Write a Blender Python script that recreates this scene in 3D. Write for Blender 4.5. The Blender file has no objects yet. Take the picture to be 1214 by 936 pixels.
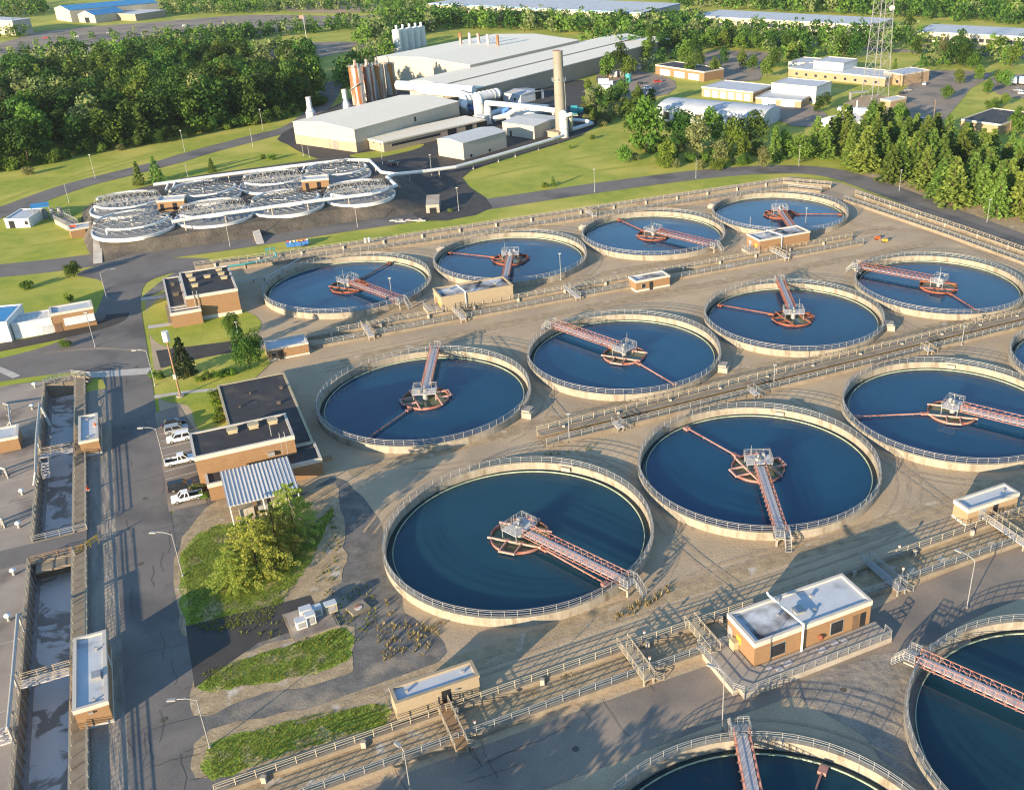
import bpy, math, random
from mathutils import Vector, Matrix, geometry
random.seed(7)
R = math.radians
SC = bpy.context.scene
COL = SC.collection
# ------------------------------------------------------------------ camera
FPX, PPX, PPY = 1172.967, 753.57, 466.764      # focal length and optical centre in the photo's pixels (1214 x 936, an off-centre crop)
PITCH, ROLL, CAMZ = R(26.9831), R(-.68093), 87.6763
fwd = Vector((0, math.cos(PITCH), -math.sin(PITCH)))
_up = Vector((0, math.sin(PITCH), math.cos(PITCH)))
_rt = Vector((1, 0, 0))
rgt = _rt * math.cos(ROLL) + _up * math.sin(ROLL)
upv = _up * math.cos(ROLL) - _rt * math.sin(ROLL)
cd = bpy.data.cameras.new('camera')
cam = bpy.data.objects.new('camera', cd)
COL.objects.link(cam)
cd.sensor_fit = 'HORIZONTAL'; cd.sensor_width = 36; cd.lens = FPX / 1214 * 36
cd.shift_x = (607 - PPX) / 1214; cd.shift_y = (PPY - 468) / 1214
cd.clip_start = 1; cd.clip_end = 8000
m3 = Matrix((rgt, upv, -fwd)).transposed()
cam.matrix_world = Matrix.Translation((0, 0, CAMZ)) @ m3.to_4x4()
SC.camera = cam
# ------------------------------------------------------------------ light
SUN_EL, SUN_AZ = R(11.5), R(33.0)        # elevation; direction shadows fall, clockwise from +Y
wd = bpy.data.worlds.new('World'); SC.world = wd; wd.use_nodes = True
nt = wd.node_tree
sky = nt.nodes.new('ShaderNodeTexSky'); sky.sky_type = 'NISHITA'; sky.sun_disc = False
sky.sun_elevation = SUN_EL; sky.sun_rotation = SUN_AZ + math.pi
sky.air_density = 1.1; sky.dust_density = .15; sky.ozone_density = 3.2
bg = nt.nodes['Background']; bg.inputs['Strength'].default_value = .12
nt.links.new(sky.outputs[0], bg.inputs['Color'])
sl = bpy.data.lights.new('sun', 'SUN'); sl.energy = 4.3; sl.angle = R(.5); sl.color = (1, .80, .54)
so = bpy.data.objects.new('sun', sl); COL.objects.link(so)
_d = Vector((math.sin(SUN_AZ) * math.cos(SUN_EL), math.cos(SUN_AZ) * math.cos(SUN_EL), -math.sin(SUN_EL)))
so.rotation_euler = _d.to_track_quat('-Z', 'Y').to_euler(); so.location = (-100, -120, 200)
SC.view_settings.view_transform = 'Standard'; SC.view_settings.look = 'None'
SC.view_settings.gamma = 1; SC.view_settings.use_curve_mapping = False
SC.view_settings.exposure = 1.55
SC.cycles.volume_bounces = 0; SC.cycles.pixel_filter_type = 'BLACKMAN_HARRIS'; SC.cycles.filter_width = 1.15; SC.cycles.max_bounces = 5; SC.cycles.diffuse_bounces = 2; SC.cycles.glossy_bounces = 2
SC.cycles.transmission_bounces = 2; SC.cycles.transparent_max_bounces = 4

# ------------------------------------------------------------------ survey: photo point -> place at height z
def at(x, y, z=0.0):
    d = fwd * FPX + rgt * (x - PPX) - upv * (y - PPY)
    return Vector((0, 0, CAMZ)) + d * ((z - CAMZ) / d.z)
def pr(P):
    d = P - Vector((0, 0, CAMZ)); k = d.dot(fwd)
    return PPX + FPX * d.dot(rgt) / k, PPY - FPX * d.dot(upv) / k
def height(base, top):                       # height of a post from its foot and its top
    P = at(*base); lo, hi = 0., 120.
    for _ in range(50):
        m = (lo + hi) / 2
        if pr(Vector((P.x, P.y, m)))[1] > top: lo = m
        else: hi = m
    return lo
def roof_z(roof, base, zb=0.):               # height of a roof corner from the foot below it
    lo, hi = 0., 80.
    for _ in range(50):
        m = (lo + hi) / 2; P = at(roof[0], roof[1], m)
        if pr(Vector((P.x, P.y, zb)))[1] > base[1]: hi = m
        else: lo = m
    return lo
GA = R(26.2784)                                # the works stand on one grid
GU = Vector((math.cos(GA), math.sin(GA), 0)); GV = Vector((-math.sin(GA), math.cos(GA), 0))
def uv(u, v, z=0.): return GU * u + GV * v + Vector((0, 0, z))
def rect(A, B, C, z):                        # A-B front edge, C behind B: centre, angle, length, depth
    a, b, c = at(*A, z), at(*B, z), at(*C, z)
    x = (b - a); L = x.length; x /= L; y = Vector((-x.y, x.x, 0)); D = (c - b).dot(y)
    o = a + x * L / 2 + y * D / 2
    return (o.x, o.y, math.atan2(x.y, x.x), L, D)
def grect(u0, u1, v0, v1):
    o = uv((u0 + u1) / 2, (v0 + v1) / 2); return (o.x, o.y, GA, u1 - u0, v1 - v0)

# ------------------------------------------------------------------ objects
def setp(o, label=None, cat=None, group=None, kind=None):
    if label: o['label'] = label
    if cat: o['category'] = cat
    if group: o['group'] = group
    if kind: o['kind'] = kind
    return o
def thing(name, label, cat, loc=(0, 0, 0), rz=0., group=None):
    o = bpy.data.objects.new(name, None); COL.objects.link(o)
    o.empty_display_size = .5; o.location = loc; o.rotation_euler = (0, 0, rz)
    return setp(o, label, cat, group)
def dup(o, parent=None, label=None):
    c = o.copy(); COL.objects.link(c)
    if parent: c.parent = parent
    if label: c['label'] = label
    for ch in list(o.children): dup(ch, c)
    return c
class MB:
    def __init__(s): s.v = []; s.f = []; s.m = []; s.sm = []
    def add(s, vs, fs, mi=0, smooth=False):
        n = len(s.v); s.v += [tuple(p) for p in vs]
        for f in fs: s.f.append(tuple(n + i for i in f)); s.m.append(mi); s.sm.append(smooth)
        return s
    def box(s, x0, y0, z0, x1, y1, z1, mi=0):
        return s.add([(x0,y0,z0),(x1,y0,z0),(x1,y1,z0),(x0,y1,z0),(x0,y0,z1),(x1,y0,z1),(x1,y1,z1),(x0,y1,z1)],
                     [(0,3,2,1),(4,5,6,7),(0,1,5,4),(1,2,6,5),(2,3,7,6),(3,0,4,7)], mi)
    def cbox(s, cx, cy, z0, lx, ly, h, mi=0): return s.box(cx-lx/2, cy-ly/2, z0, cx+lx/2, cy+ly/2, z0+h, mi)
    def cyl(s, p, q, r0, r1=None, n=10, mi=0, caps=True, smooth=True):
        r1 = r0 if r1 is None else r1
        p, q = Vector(p), Vector(q); d = (q - p).normalized()
        a = d.orthogonal().normalized(); b = d.cross(a)
        vs = []
        for c, r in ((p, r0), (q, r1)):
            for k in range(n):
                t = 2 * math.pi * k / n; vs.append(c + a * (r * math.cos(t)) + b * (r * math.sin(t)))
        s.add(vs, [(k, (k+1) % n, n+(k+1) % n, n+k) for k in range(n)], mi, smooth)
        if caps: s.add(vs, [tuple(range(n-1, -1, -1)), tuple(range(n, 2*n))], mi)
        return s
    def bar(s, p, q, r, mi=0): return s.cyl(p, q, r, r, 4, mi, False, False)
    def tube(s, pts, r, n=8, mi=0, smooth=True):
        pts = [Vector(p) for p in pts]
        for i in range(len(pts) - 1):
            s.cyl(pts[i], pts[i+1], r, r, n, mi, True, smooth)
        if n > 6:
            for p in pts[1:-1]: s.ball(p, r * 1.0, n, mi)
        return s
    def ball(s, c, r, n=8, mi=0, sz=1.):
        c = Vector(c); k = max(3, n // 2); vs = []; fs = []
        for i in range(k + 1):
            f = math.pi * i / k
            for j in range(n):
                t = 2 * math.pi * j / n
                vs.append((c.x + r*math.sin(f)*math.cos(t), c.y + r*math.sin(f)*math.sin(t), c.z + sz*r*math.cos(f)))
        for i in range(k):
            for j in range(n): fs.append((i*n+j, (i+1)*n+j, (i+1)*n+(j+1) % n, i*n+(j+1) % n))
        return s.add(vs, fs, mi, True)
    def lathe(s, prof, n=96, c=(0, 0), mi=0, closed=True, smooth=False):
        k = len(prof); vs = []; fs = []
        for j in range(n):
            t = 2 * math.pi * j / n
            for r, z in prof: vs.append((c[0] + r*math.cos(t), c[1] + r*math.sin(t), z))
        for j in range(n):
            for i in range(k if closed else k - 1):
                a, b = j*k+i, j*k+(i+1) % k; q = ((j+1) % n)*k
                fs.append((a, q+i, q+(i+1) % k, b))
        return s.add(vs, fs, mi, smooth)
    def disc(s, r, z, n=96, c=(0, 0), mi=0):
        return s.add([(c[0]+r*math.cos(2*math.pi*k/n), c[1]+r*math.sin(2*math.pi*k/n), z) for k in range(n)], [tuple(range(n))], mi)
    def rail(s, pts, h=1.1, step=2., r=.045, levels=(.4, .75, 1.), closed=False, posts=True):
        pts = [Vector(p) for p in pts]
        if closed: pts = pts + [pts[0]]
        for a, b in zip(pts, pts[1:]):
            L = (b - a).length; n = max(1, round(L / step))
            for lv in levels: s.bar(a + Vector((0,0,h*lv)), b + Vector((0,0,h*lv)), r)
            if posts:
                for k in range(n):
                    p = a.lerp(b, k / n); s.bar(p, p + Vector((0,0,h)), r * 1.15)
        if posts and not closed: s.bar(pts[-1], pts[-1] + Vector((0,0,h)), r * 1.15)
        return s
    def build(s, name, mat, parent=None):
        me = bpy.data.meshes.new(name); me.from_pydata(s.v, [], s.f)
        for m in (mat if isinstance(mat, (list, tuple)) else [mat]): me.materials.append(m)
        me.polygons.foreach_set('material_index', s.m); me.polygons.foreach_set('use_smooth', s.sm)
        me.update(); me.validate()
        o = bpy.data.objects.new(name, me); COL.objects.link(o)
        if parent is not None: o.parent = parent
        return o

# ------------------------------------------------------------------ materials
def mat(name, c1, c2=None, scale=1., rough=.85, detail=6., c3=None, s3=.15, t3=(.5, .65), bump=0., bs=None, metal=0., rnd=0., stretch=None, fine=0., spec=.3, rot=None):
    m = bpy.data.materials.new(name); m.use_nodes = True; t = m.node_tree; N = t.nodes; L = t.links
    b = N['Principled BSDF']; b.inputs['Roughness'].default_value = rough; b.inputs['Metallic'].default_value = metal
    b.inputs['Specular IOR Level'].default_value = spec
    if c2 is None: c2 = tuple(x * .82 for x in c1)
    tc = N.new('ShaderNodeTexCoord'); mp = N.new('ShaderNodeMapping'); L.new(tc.outputs['Object'], mp.inputs[0])
    if rot is not None: mp.vector_type = 'TEXTURE'; mp.inputs['Rotation'].default_value = (0, 0, rot)
    if stretch: mp.inputs['Scale'].default_value = stretch
    n = N.new('ShaderNodeTexNoise'); n.inputs['Scale'].default_value = scale; n.inputs['Detail'].default_value = detail; n.inputs['Roughness'].default_value = .62
    L.new(mp.outputs[0], n.inputs['Vector'])
    cr = N.new('ShaderNodeValToRGB'); cr.color_ramp.elements[0].position = .36; cr.color_ramp.elements[1].position = .64
    cr.color_ramp.elements[0].color = (*c1, 1); cr.color_ramp.elements[1].color = (*c2, 1)
    L.new(n.outputs['Fac'], cr.inputs[0]); out = cr.outputs[0]
    def mixc(f, a, bcol, mode='MIX'):
        x = N.new('ShaderNodeMix'); x.data_type = 'RGBA'; x.blend_type = mode
        if isinstance(f, float): x.inputs[0].default_value = f
        else: L.new(f, x.inputs[0])
        L.new(a, x.inputs[6])
        if isinstance(bcol, tuple): x.inputs[7].default_value = (*bcol, 1)
        else: L.new(bcol, x.inputs[7])
        return x.outputs[2]
    if c3:
        n3 = N.new('ShaderNodeTexNoise'); n3.inputs['Scale'].default_value = s3; n3.inputs['Detail'].default_value = 5
        L.new(mp.outputs[0], n3.inputs['Vector'])
        mr = N.new('ShaderNodeMapRange'); mr.inputs['From Min'].default_value = t3[0]; mr.inputs['From Max'].default_value = t3[1]
        L.new(n3.outputs['Fac'], mr.inputs[0]); out = mixc(mr.outputs[0], out, c3)
    if fine:
        nf = N.new('ShaderNodeTexNoise'); nf.inputs['Scale'].default_value = 6.; nf.inputs['Detail'].default_value = 3
        L.new(tc.outputs['Object'], nf.inputs['Vector'])
        r2 = N.new('ShaderNodeMapRange'); r2.inputs['To Min'].default_value = 1 - fine; r2.inputs['To Max'].default_value = 1 + fine
        r2.inputs['From Min'].default_value = .3; r2.inputs['From Max'].default_value = .7
        L.new(nf.outputs['Fac'], r2.inputs[0]); out = mixc(1., out, r2.outputs[0], 'MULTIPLY')
    if rnd:
        oi = N.new('ShaderNodeObjectInfo'); r2 = N.new('ShaderNodeMapRange'); r2.inputs['To Min'].default_value = 1 - rnd; r2.inputs['To Max'].default_value = 1 + rnd
        L.new(oi.outputs['Random'], r2.inputs[0]); out = mixc(1., out, r2.outputs[0], 'MULTIPLY')
    L.new(out, b.inputs['Base Color'])
    if bump:
        nb = N.new('ShaderNodeTexNoise'); nb.inputs['Scale'].default_value = bs or scale * 2; nb.inputs['Detail'].default_value = 5
        L.new(mp.outputs[0], nb.inputs['Vector'])
        bp = N.new('ShaderNodeBump'); bp.inputs['Strength'].default_value = 1.; bp.inputs['Distance'].default_value = bump
        L.new(nb.outputs['Fac'], bp.inputs['Height']); L.new(bp.outputs[0], b.inputs['Normal'])
    return m
def striped(name, c1, c2, freq, axis='X', rough=.45, metal=.0, bump=.03, lo=.8):
    m = mat(name, c1, c2, .6, rough, metal=metal); t = m.node_tree; N = t.nodes; L = t.links
    tc = N.new('ShaderNodeTexCoord'); wv = N.new('ShaderNodeTexWave'); wv.bands_direction = axis; wv.inputs['Scale'].default_value = freq
    L.new(tc.outputs['Object'], wv.inputs['Vector'])
    bp = N.new('ShaderNodeBump'); bp.inputs['Distance'].default_value = bump; L.new(wv.outputs['Fac'], bp.inputs['Height'])
    b = N['Principled BSDF']; L.new(bp.outputs[0], b.inputs['Normal'])
    src = b.inputs['Base Color'].links[0].from_socket
    x = N.new('ShaderNodeMix'); x.data_type = 'RGBA'; x.blend_type = 'MULTIPLY'; x.inputs[0].default_value = 1
    mr = N.new('ShaderNodeMapRange'); mr.inputs['To Min'].default_value = lo; L.new(wv.outputs['Fac'], mr.inputs[0])
    L.new(src, x.inputs[6]); L.new(mr.outputs[0], x.inputs[7]); L.new(x.outputs[2], b.inputs['Base Color'])
    return m
def leafmat(name, c1, c2, rnd=.3):
    m = bpy.data.materials.new(name); m.use_nodes = True; t = m.node_tree; N = t.nodes; L = t.links
    b = N['Principled BSDF']; b.inputs['Roughness'].default_value = .7; b.inputs['Specular IOR Level'].default_value = .2
    g = N.new('ShaderNodeNewGeometry'); oi = N.new('ShaderNodeObjectInfo')
    x = N.new('ShaderNodeMix'); x.data_type = 'RGBA'; L.new(g.outputs['Random Per Island'], x.inputs[0])
    x.inputs[6].default_value = (*c1, 1); x.inputs[7].default_value = (*c2, 1)
    mr = N.new('ShaderNodeMapRange'); mr.inputs['To Min'].default_value = 1 - rnd; mr.inputs['To Max'].default_value = 1 + rnd; L.new(oi.outputs['Random'], mr.inputs[0])
    hs = N.new('ShaderNodeHueSaturation'); L.new(x.outputs[2], hs.inputs['Color']); L.new(mr.outputs[0], hs.inputs['Value'])
    m2 = N.new('ShaderNodeMapRange'); m2.inputs['To Min'].default_value = .47; m2.inputs['To Max'].default_value = .525
    ml = N.new('ShaderNodeMath'); ml.operation = 'FRACT'; m7 = N.new('ShaderNodeMath'); m7.operation = 'MULTIPLY'; m7.inputs[1].default_value = 7.3
    L.new(oi.outputs['Random'], m7.inputs[0]); L.new(m7.outputs[0], ml.inputs[0]); L.new(ml.outputs[0], m2.inputs[0]); L.new(m2.outputs[0], hs.inputs['Hue'])
    L.new(hs.outputs[0], b.inputs['Base Color'])
    tr = N.new('ShaderNodeBsdfTranslucent'); L.new(hs.outputs[0], tr.inputs['Color'])
    ms = N.new('ShaderNodeMixShader'); ms.inputs[0].default_value = .38
    L.new(b.outputs[0], ms.inputs[1]); L.new(tr.outputs[0], ms.inputs[2]); L.new(ms.outputs[0], N['Material Output'].inputs['Surface'])
    return m
def watermat(name, c, rough=.05, bump=.02, scale=1.2, foam=None, sss=0):
    m = bpy.data.materials.new(name); m.use_nodes = True; t = m.node_tree; N = t.nodes; L = t.links
    b = N['Principled BSDF']; b.inputs['Roughness'].default_value = rough; b.inputs['IOR'].default_value = 1.33
    tc = N.new('ShaderNodeTexCoord')
    n = N.new('ShaderNodeTexNoise'); n.inputs['Scale'].default_value = scale; n.inputs['Detail'].default_value = 4; L.new(tc.outputs['Object'], n.inputs['Vector'])
    bp = N.new('ShaderNodeBump'); bp.inputs['Distance'].default_value = bump; L.new(n.outputs['Fac'], bp.inputs['Height']); L.new(bp.outputs[0], b.inputs['Normal'])
    n2 = N.new('ShaderNodeTexNoise'); n2.inputs['Scale'].default_value = .12; n2.inputs['Detail'].default_value = 3; L.new(tc.outputs['Object'], n2.inputs['Vector'])
    x = N.new('ShaderNodeMix'); x.data_type = 'RGBA'; L.new(n2.outputs['Fac'], x.inputs[0]); x.inputs[6].default_value = (*[q * .8 for q in c], 1); x.inputs[7].default_value = (*[q * 1.2 for q in c], 1)
    out = x.outputs[2]
    if foam:
        mp = N.new('ShaderNodeMapping'); L.new(tc.outputs['Object'], mp.inputs[0]); mp.inputs['Scale'].default_value = foam[1]
        n3 = N.new('ShaderNodeTexNoise'); n3.inputs['Scale'].default_value = foam[2]; n3.inputs['Detail'].default_value = 7; n3.inputs['Roughness'].default_value = .6; n3.inputs['Distortion'].default_value = .8
        L.new(mp.outputs[0], n3.inputs['Vector'])
        mr = N.new('ShaderNodeMapRange'); mr.inputs['From Min'].default_value = foam[3]; mr.inputs['From Max'].default_value = foam[3] + .06; L.new(n3.outputs['Fac'], mr.inputs[0])
        y = N.new('ShaderNodeMix'); y.data_type = 'RGBA'; L.new(mr.outputs[0], y.inputs[0]); L.new(out, y.inputs[6]); y.inputs[7].default_value = (*foam[0], 1); out = y.outputs[2]
        rr = N.new('ShaderNodeMapRange'); rr.inputs['To Min'].default_value = rough; rr.inputs['To Max'].default_value = .8; L.new(mr.outputs[0], rr.inputs[0]); L.new(rr.outputs[0], b.inputs['Roughness'])
    if sss:                       # turbid water: light spreads under the surface
        b.subsurface_method = 'BURLEY'; b.inputs['Subsurface Weight'].default_value = 1.; b.inputs['Subsurface Radius'].default_value = (1, 1, 1); b.inputs['Subsurface Scale'].default_value = sss
        oi = N.new('ShaderNodeObjectInfo'); hv = N.new('ShaderNodeHueSaturation'); rv = N.new('ShaderNodeMapRange'); rv.inputs['To Min'].default_value = .8; rv.inputs['To Max'].default_value = 1.2
        L.new(oi.outputs['Random'], rv.inputs[0]); L.new(rv.outputs[0], hv.inputs['Value']); L.new(out, hv.inputs['Color']); out = hv.outputs[0]
    L.new(out, b.inputs['Base Color'])
    return m
M = dict(
    grass=mat('grass_turf', (0.3446, 0.3492, 0.04356), (0.2267, 0.2831, 0.03194), .22, .95, detail=10., c3=(0.4532, 0.4059, 0.07986), s3=.045, t3=(.44, .66), bump=.05, bs=3., fine=.28),
    mown=mat('mown_streak', (.35, .345, .05), (.26, .295, .036), .3, .95, fine=.25),
    lush=mat('lush_turf', (0.2248, 0.2808, 0.03146), (0.1521, 0.216, 0.02178), .5, .95, c3=(0.3795, 0.318, 0.132), s3=.3, t3=(.52, .62), bump=.15, bs=2.5, fine=.3),
    yard=mat('tan_gravel', (0.4896, 0.372, 0.2368), (0.4113, 0.3109, 0.1983), .16, .95, detail=9., c3=(0.3329, 0.2599, 0.1818), s3=.055, t3=(.46, .72), bump=.05, bs=2.2, fine=.2),
    gravel=mat('grey_gravel', (0.18, 0.168, 0.15), (0.114, 0.108, 0.0984), .5, .95, c3=(0.288, 0.24, 0.18), s3=.16, t3=(.55, .7), bump=.03, bs=3., fine=.3),
    soil=mat('pale_soil', (0.432, 0.324, 0.192), (0.288, 0.216, 0.132), .6, .95, c3=(0.54, 0.48, 0.396), s3=.35, t3=(.6, .72), bump=.04, bs=2.5, fine=.25),
    mulch=mat('dark_mulch', (0.1, 0.0902, 0.075), (0.065, 0.0572, 0.05), .3, .95, c3=(0.15, 0.121, 0.09375), s3=.1, bump=.15, bs=1.5, fine=.3),
    asphalt=mat('asphalt', (0.1857, 0.1671, 0.1485), (0.1485, 0.1337, 0.1213), .12, .88, c3=(0.099, 0.09282, 0.0891), s3=.06, t3=(.52, .68), fine=.12, bump=.01, bs=8),
    asphalt2=mat('pale_asphalt', (.29, .235, .18), (.23, .185, .145), .1, .9, c3=(.13, .12, .11), s3=.07, t3=(.5, .7), fine=.12),
    black=mat('fresh_asphalt', (.07, .065, .06), (.05, .046, .043), .3, .88, fine=.15),
    rut=mat('rutted_gravel', (0.288, 0.252, 0.21), (0.18, 0.162, 0.138), .5, .95, stretch=(.55, 3.2, 1), rot=GA, c3=(0.36, 0.3, 0.228), s3=.25, t3=(.5, .7), bump=.22, bs=.8, fine=.25),
    churned=mat('churned_gravel', (0.288, 0.252, 0.21), (0.18, 0.162, 0.138), .5, .95, c3=(0.36, 0.3, 0.228), s3=.25, t3=(.5, .7), bump=.16, bs=.7, fine=.25),
    slab=mat('deck_concrete', (0.348, 0.294, 0.24), (0.282, 0.234, 0.192), .15, .9, c3=(0.156, 0.132, 0.114), s3=.1, t3=(.52, .66), fine=.12),
    rimconc=mat('tank_concrete', (0.336, 0.2993, 0.2418), (0.2604, 0.2255, 0.1755), 1.1, .9, stretch=(1, 1, .3), c3=(0.168, 0.1353, 0.0936), s3=.55, t3=(.55, .72), fine=.12, bump=.015, bs=4),
    track=mat('tyre_track', (0.4158, 0.315, 0.2046), (0.315, 0.2394, 0.1584), .6, .95, fine=.2),
    conc=mat('concrete', (0.2812, 0.2356, 0.1748), (0.2128, 0.1748, 0.1292), .5, .9, c3=(0.1824, 0.1406, 0.095), s3=.35, t3=(.55, .75), fine=.1, bump=.01, bs=3),
    concpale=mat('pale_concrete', (0.38, 0.342, 0.2888), (0.304, 0.266, 0.2204), .4, .9, c3=(0.228, 0.19, 0.152), s3=.3, t3=(.55, .75), fine=.08),
    walk=mat('path_concrete', (0.504, 0.468, 0.408), (0.408, 0.372, 0.324), .4, .9, fine=.08),
    galv=mat('galvanised_steel', (0.3788, 0.3788, 0.3651), (0.31, 0.31, 0.3031), 2., .5, metal=.35),
    ochre=mat('weathered_rail', (0.41, 0.3608, 0.2706), (0.328, 0.2788, 0.205), 1., .7),
    white=mat('white_paint', (0.656, 0.656, 0.6396), (0.5904, 0.5904, 0.574), .5, .5, c3=(0.4756, 0.4674, 0.4428), s3=.4, t3=(.58, .75)),
    red=mat('faded_red_steel', (0.364, 0.1944, 0.1613), (0.2978, 0.1448, 0.1158), .8, .7, c3=(0.2442, 0.08139, 0.05427), s3=.6, t3=(.54, .7)),
    rustred=mat('rust_red_steel', (0.2808, 0.1053, 0.0663), (0.2106, 0.0702, 0.0429), .8, .7, c3=(0.1716, 0.0546, 0.0312), s3=.7, t3=(.54, .7)),
    pink=mat('pale_pink_steel', (0.4871, 0.2952, 0.2509), (0.4133, 0.2288, 0.1919), .8, .7),
    deck=mat('grating', (.52, .50, .50), (.42, .40, .40), 1.5, .6),
    brick=mat('tan_brick', (0.2736, 0.1659, 0.08664), (0.2394, 0.1401, 0.0722), .9, .9, stretch=(1, 1, 6), fine=.1),
    brickpale=mat('pale_brick', (0.3496, 0.2508, 0.152), (0.3116, 0.2166, 0.1292), .8, .9, stretch=(1, 1, 6), fine=.1),
    block=mat('cream_block', (0.3572, 0.2888, 0.1976), (0.3192, 0.2546, 0.171), .8, .9, stretch=(1, 1, 5), fine=.06),
    cream=mat('cream_cladding', (0.4712, 0.418, 0.3344), (0.4332, 0.3838, 0.304), .3, .7, stretch=(3, 3, .4)),
    creamdark=mat('tan_cladding', (0.3344, 0.2736, 0.2052), (0.304, 0.247, 0.1824), .5, .8),
    trim=mat('white_trim', (0.532, 0.4864, 0.4256), (0.4712, 0.4294, 0.3724), .6, .75),
    tar=mat('black_roofing', (.048, .045, .047), (.036, .034, .036), .5, .75, c3=(.085, .072, .06), s3=.22, t3=(.56, .7), fine=.12),
    mem=mat('white_membrane', (0.492, 0.5166, 0.5412), (0.4264, 0.451, 0.4756), .4, .7, c3=(0.328, 0.3362, 0.3444), s3=.3, t3=(.57, .7)),
    memstain=mat('stained_membrane', (.58, .60, .62), (.46, .47, .48), .5, .75, c3=(.07, .055, .05), s3=.2, t3=(.36, .56)),
    dark=mat('dark_glass', (.025, .028, .033), (.018, .02, .024), 1., .18, spec=.5),
    door=mat('door_brown', (.16, .10, .065), None, 1., .6),
    grey=mat('grey_steel', (.30, .30, .30), (.24, .24, .24), .8, .6),
    tan=mat('tan_metal', (.45, .38, .24), (.38, .32, .2), .8, .6),
    blackm=mat('black_rubber', (.02, .02, .02), None, 1., .8),
    teal=mat('teal_paint', (.05, .28, .30), (.04, .22, .25), 1., .5),
    blue=mat('blue_paint', (.05, .17, .45), (.04, .14, .38), 1., .5),
    bluroof=mat('blue_roof', (.05, .24, .48), (.04, .20, .40), .3, .5),
    yellow=mat('yellow_paint', (.75, .42, .05), None, 1., .6),
    orange=mat('orange_paint', (.75, .12, .03), None, 1., .6),
    wood=mat('weathered_wood', (.30, .19, .10), (.24, .15, .08), 2., .9),
    bark=mat('bark', (.10, .075, .055), (.07, .05, .037), 3., .95),
    rust=mat('rusty_steel', (.34, .125, .05), (.25, .085, .035), .35, .8, c3=(.55, .50, .45), s3=.3, t3=(.44, .52), stretch=(1.2, 1.2, .12)),
    rustb=mat('ochre_rust', (.40, .19, .06), (.30, .13, .04), .35, .8, c3=(.52, .48, .42), s3=.28, t3=(.44, .52), stretch=(1.2, 1.2, .12)),
    stack=mat('chimney_concrete', (0.2672, 0.2458, 0.207), (0.2186, 0.1973, 0.1626), .25, .9, c3=(0.1518, 0.1294, 0.1035), s3=.12, t3=(.54, .7), stretch=(1, 1, .25)),
    metalw=striped('white_metal_roof', (0.5412, 0.5412, 0.533), (0.4756, 0.4756, 0.4674), .55, 'X', .4),
    metalroof=striped('pale_metal_roof', (.85, .76, .60), (.80, .715, .56), .16, 'X', .5, bump=.003, lo=.93),
    metalgrey=striped('grey_metal_roof', (0.598, 0.5865, 0.552), (0.529, 0.5175, 0.4945), .3, 'X', .5, bump=.006, lo=.88),
    line=mat('road_paint', (.70, .69, .64), (.50, .49, .46), 2., .8),
    rail_tie=mat('stain', (.12, .10, .08), None, 1., .9),
    water=watermat('clarifier_water', (.006, .052, .105), .06, .012, .9, sss=2.5),
    teal_water=watermat('murky_clarifier_water', (.010, .048, .072), .06, .012, .9, sss=2.5),
    well=watermat('well_water', (.13, .145, .075), .12, .01, 1.5),
    trough=watermat('trough_water', (.02, .045, .05), .15, .03, 2.),
    murky=watermat('aeration_water', (.26, .235, .205), .55, .05, .8, ((.60, .60, .59), (1, 1, 1), .2, .43)),
    weir=mat('algae_weir', (.42, .48, .36), (.25, .32, .22), .7, .8),
    leaf=leafmat('broad_leaf', (0.07993, 0.1534, 0.01956), (0.1542, 0.2369, 0.03478)),
    leafd=leafmat('dark_leaf', (0.03083, 0.07862, 0.01174), (0.06552, 0.1261, 0.02012)),
    leafp=leafmat('pale_leaf', (0.143, 0.176, 0.055), (0.22, 0.242, 0.0935)),
    needle=leafmat('pine_needle', (0.1136, 0.1992, 0.03415), (0.2424, 0.3351, 0.06986)),
    needlel=leafmat('bright_needle', (.27, .33, .055), (.42, .43, .09), .15),
    needled=leafmat('dark_needle', (.030, .055, .022), (.055, .085, .032)),
    blade=leafmat('grass_blade', (.16, .19, .028), (.26, .25, .06), .1),
    straw=leafmat('dry_grass', (.34, .25, .11), (.42, .34, .16), .15),
)
def paint(c, name): return mat('car_paint_' + name, c, tuple(x * .97 for x in c), 1., .25, spec=.6)
M.update(cwhite=paint((.78, .78, .77), 'white'), cblack=paint((.02, .025, .035), 'black'), csilver=paint((.30, .32, .34), 'silver'),
         cred=paint((.40, .03, .025), 'red'), cblue=paint((.04, .09, .22), 'blue'), lampred=paint((.5, .02, .02), 'lens'))

# ================================================================== ground, roads, lawns
def smooth_loop(pts, n=6, jit=0., closed=True):
    out = []; k = len(pts)
    for i in range(k if closed else k - 1):
        if closed: a, b, c, d = pts[i-1], pts[i], pts[(i+1) % k], pts[(i+2) % k]
        else: a, b, c, d = pts[max(i-1, 0)], pts[i], pts[i+1], pts[min(i+2, k-1)]
        for j in range(n):
            t = j / n
            p = .5 * ((2*b) + (c-a)*t + (2*a-5*b+4*c-d)*t*t + (3*b-a-3*c+d)*t**3)
            if jit: p = p + Vector((random.uniform(-jit, jit), random.uniform(-jit, jit), 0))
            out.append(p)
    if not closed: out.append(pts[-1].copy())
    return out
def tess(loops):
    tri = geometry.tessellate_polygon([[Vector(p) for p in l] for l in loops])
    vs = [p for l in loops for p in l]; fs = []
    for a, b, c in tri:
        n = (vs[b] - vs[a]).cross(vs[c] - vs[a])
        fs.append((a, b, c) if n.z > 0 else (a, c, b))
    return vs, fs
def flat(name, loops, m, z, kind='structure'):
    loops = [[Vector((p.x, p.y, z)) for p in l] for l in loops]
    vs, fs = tess(loops); o = MB().add(vs, fs).build(name, m); return setp(o, kind=kind)
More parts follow.
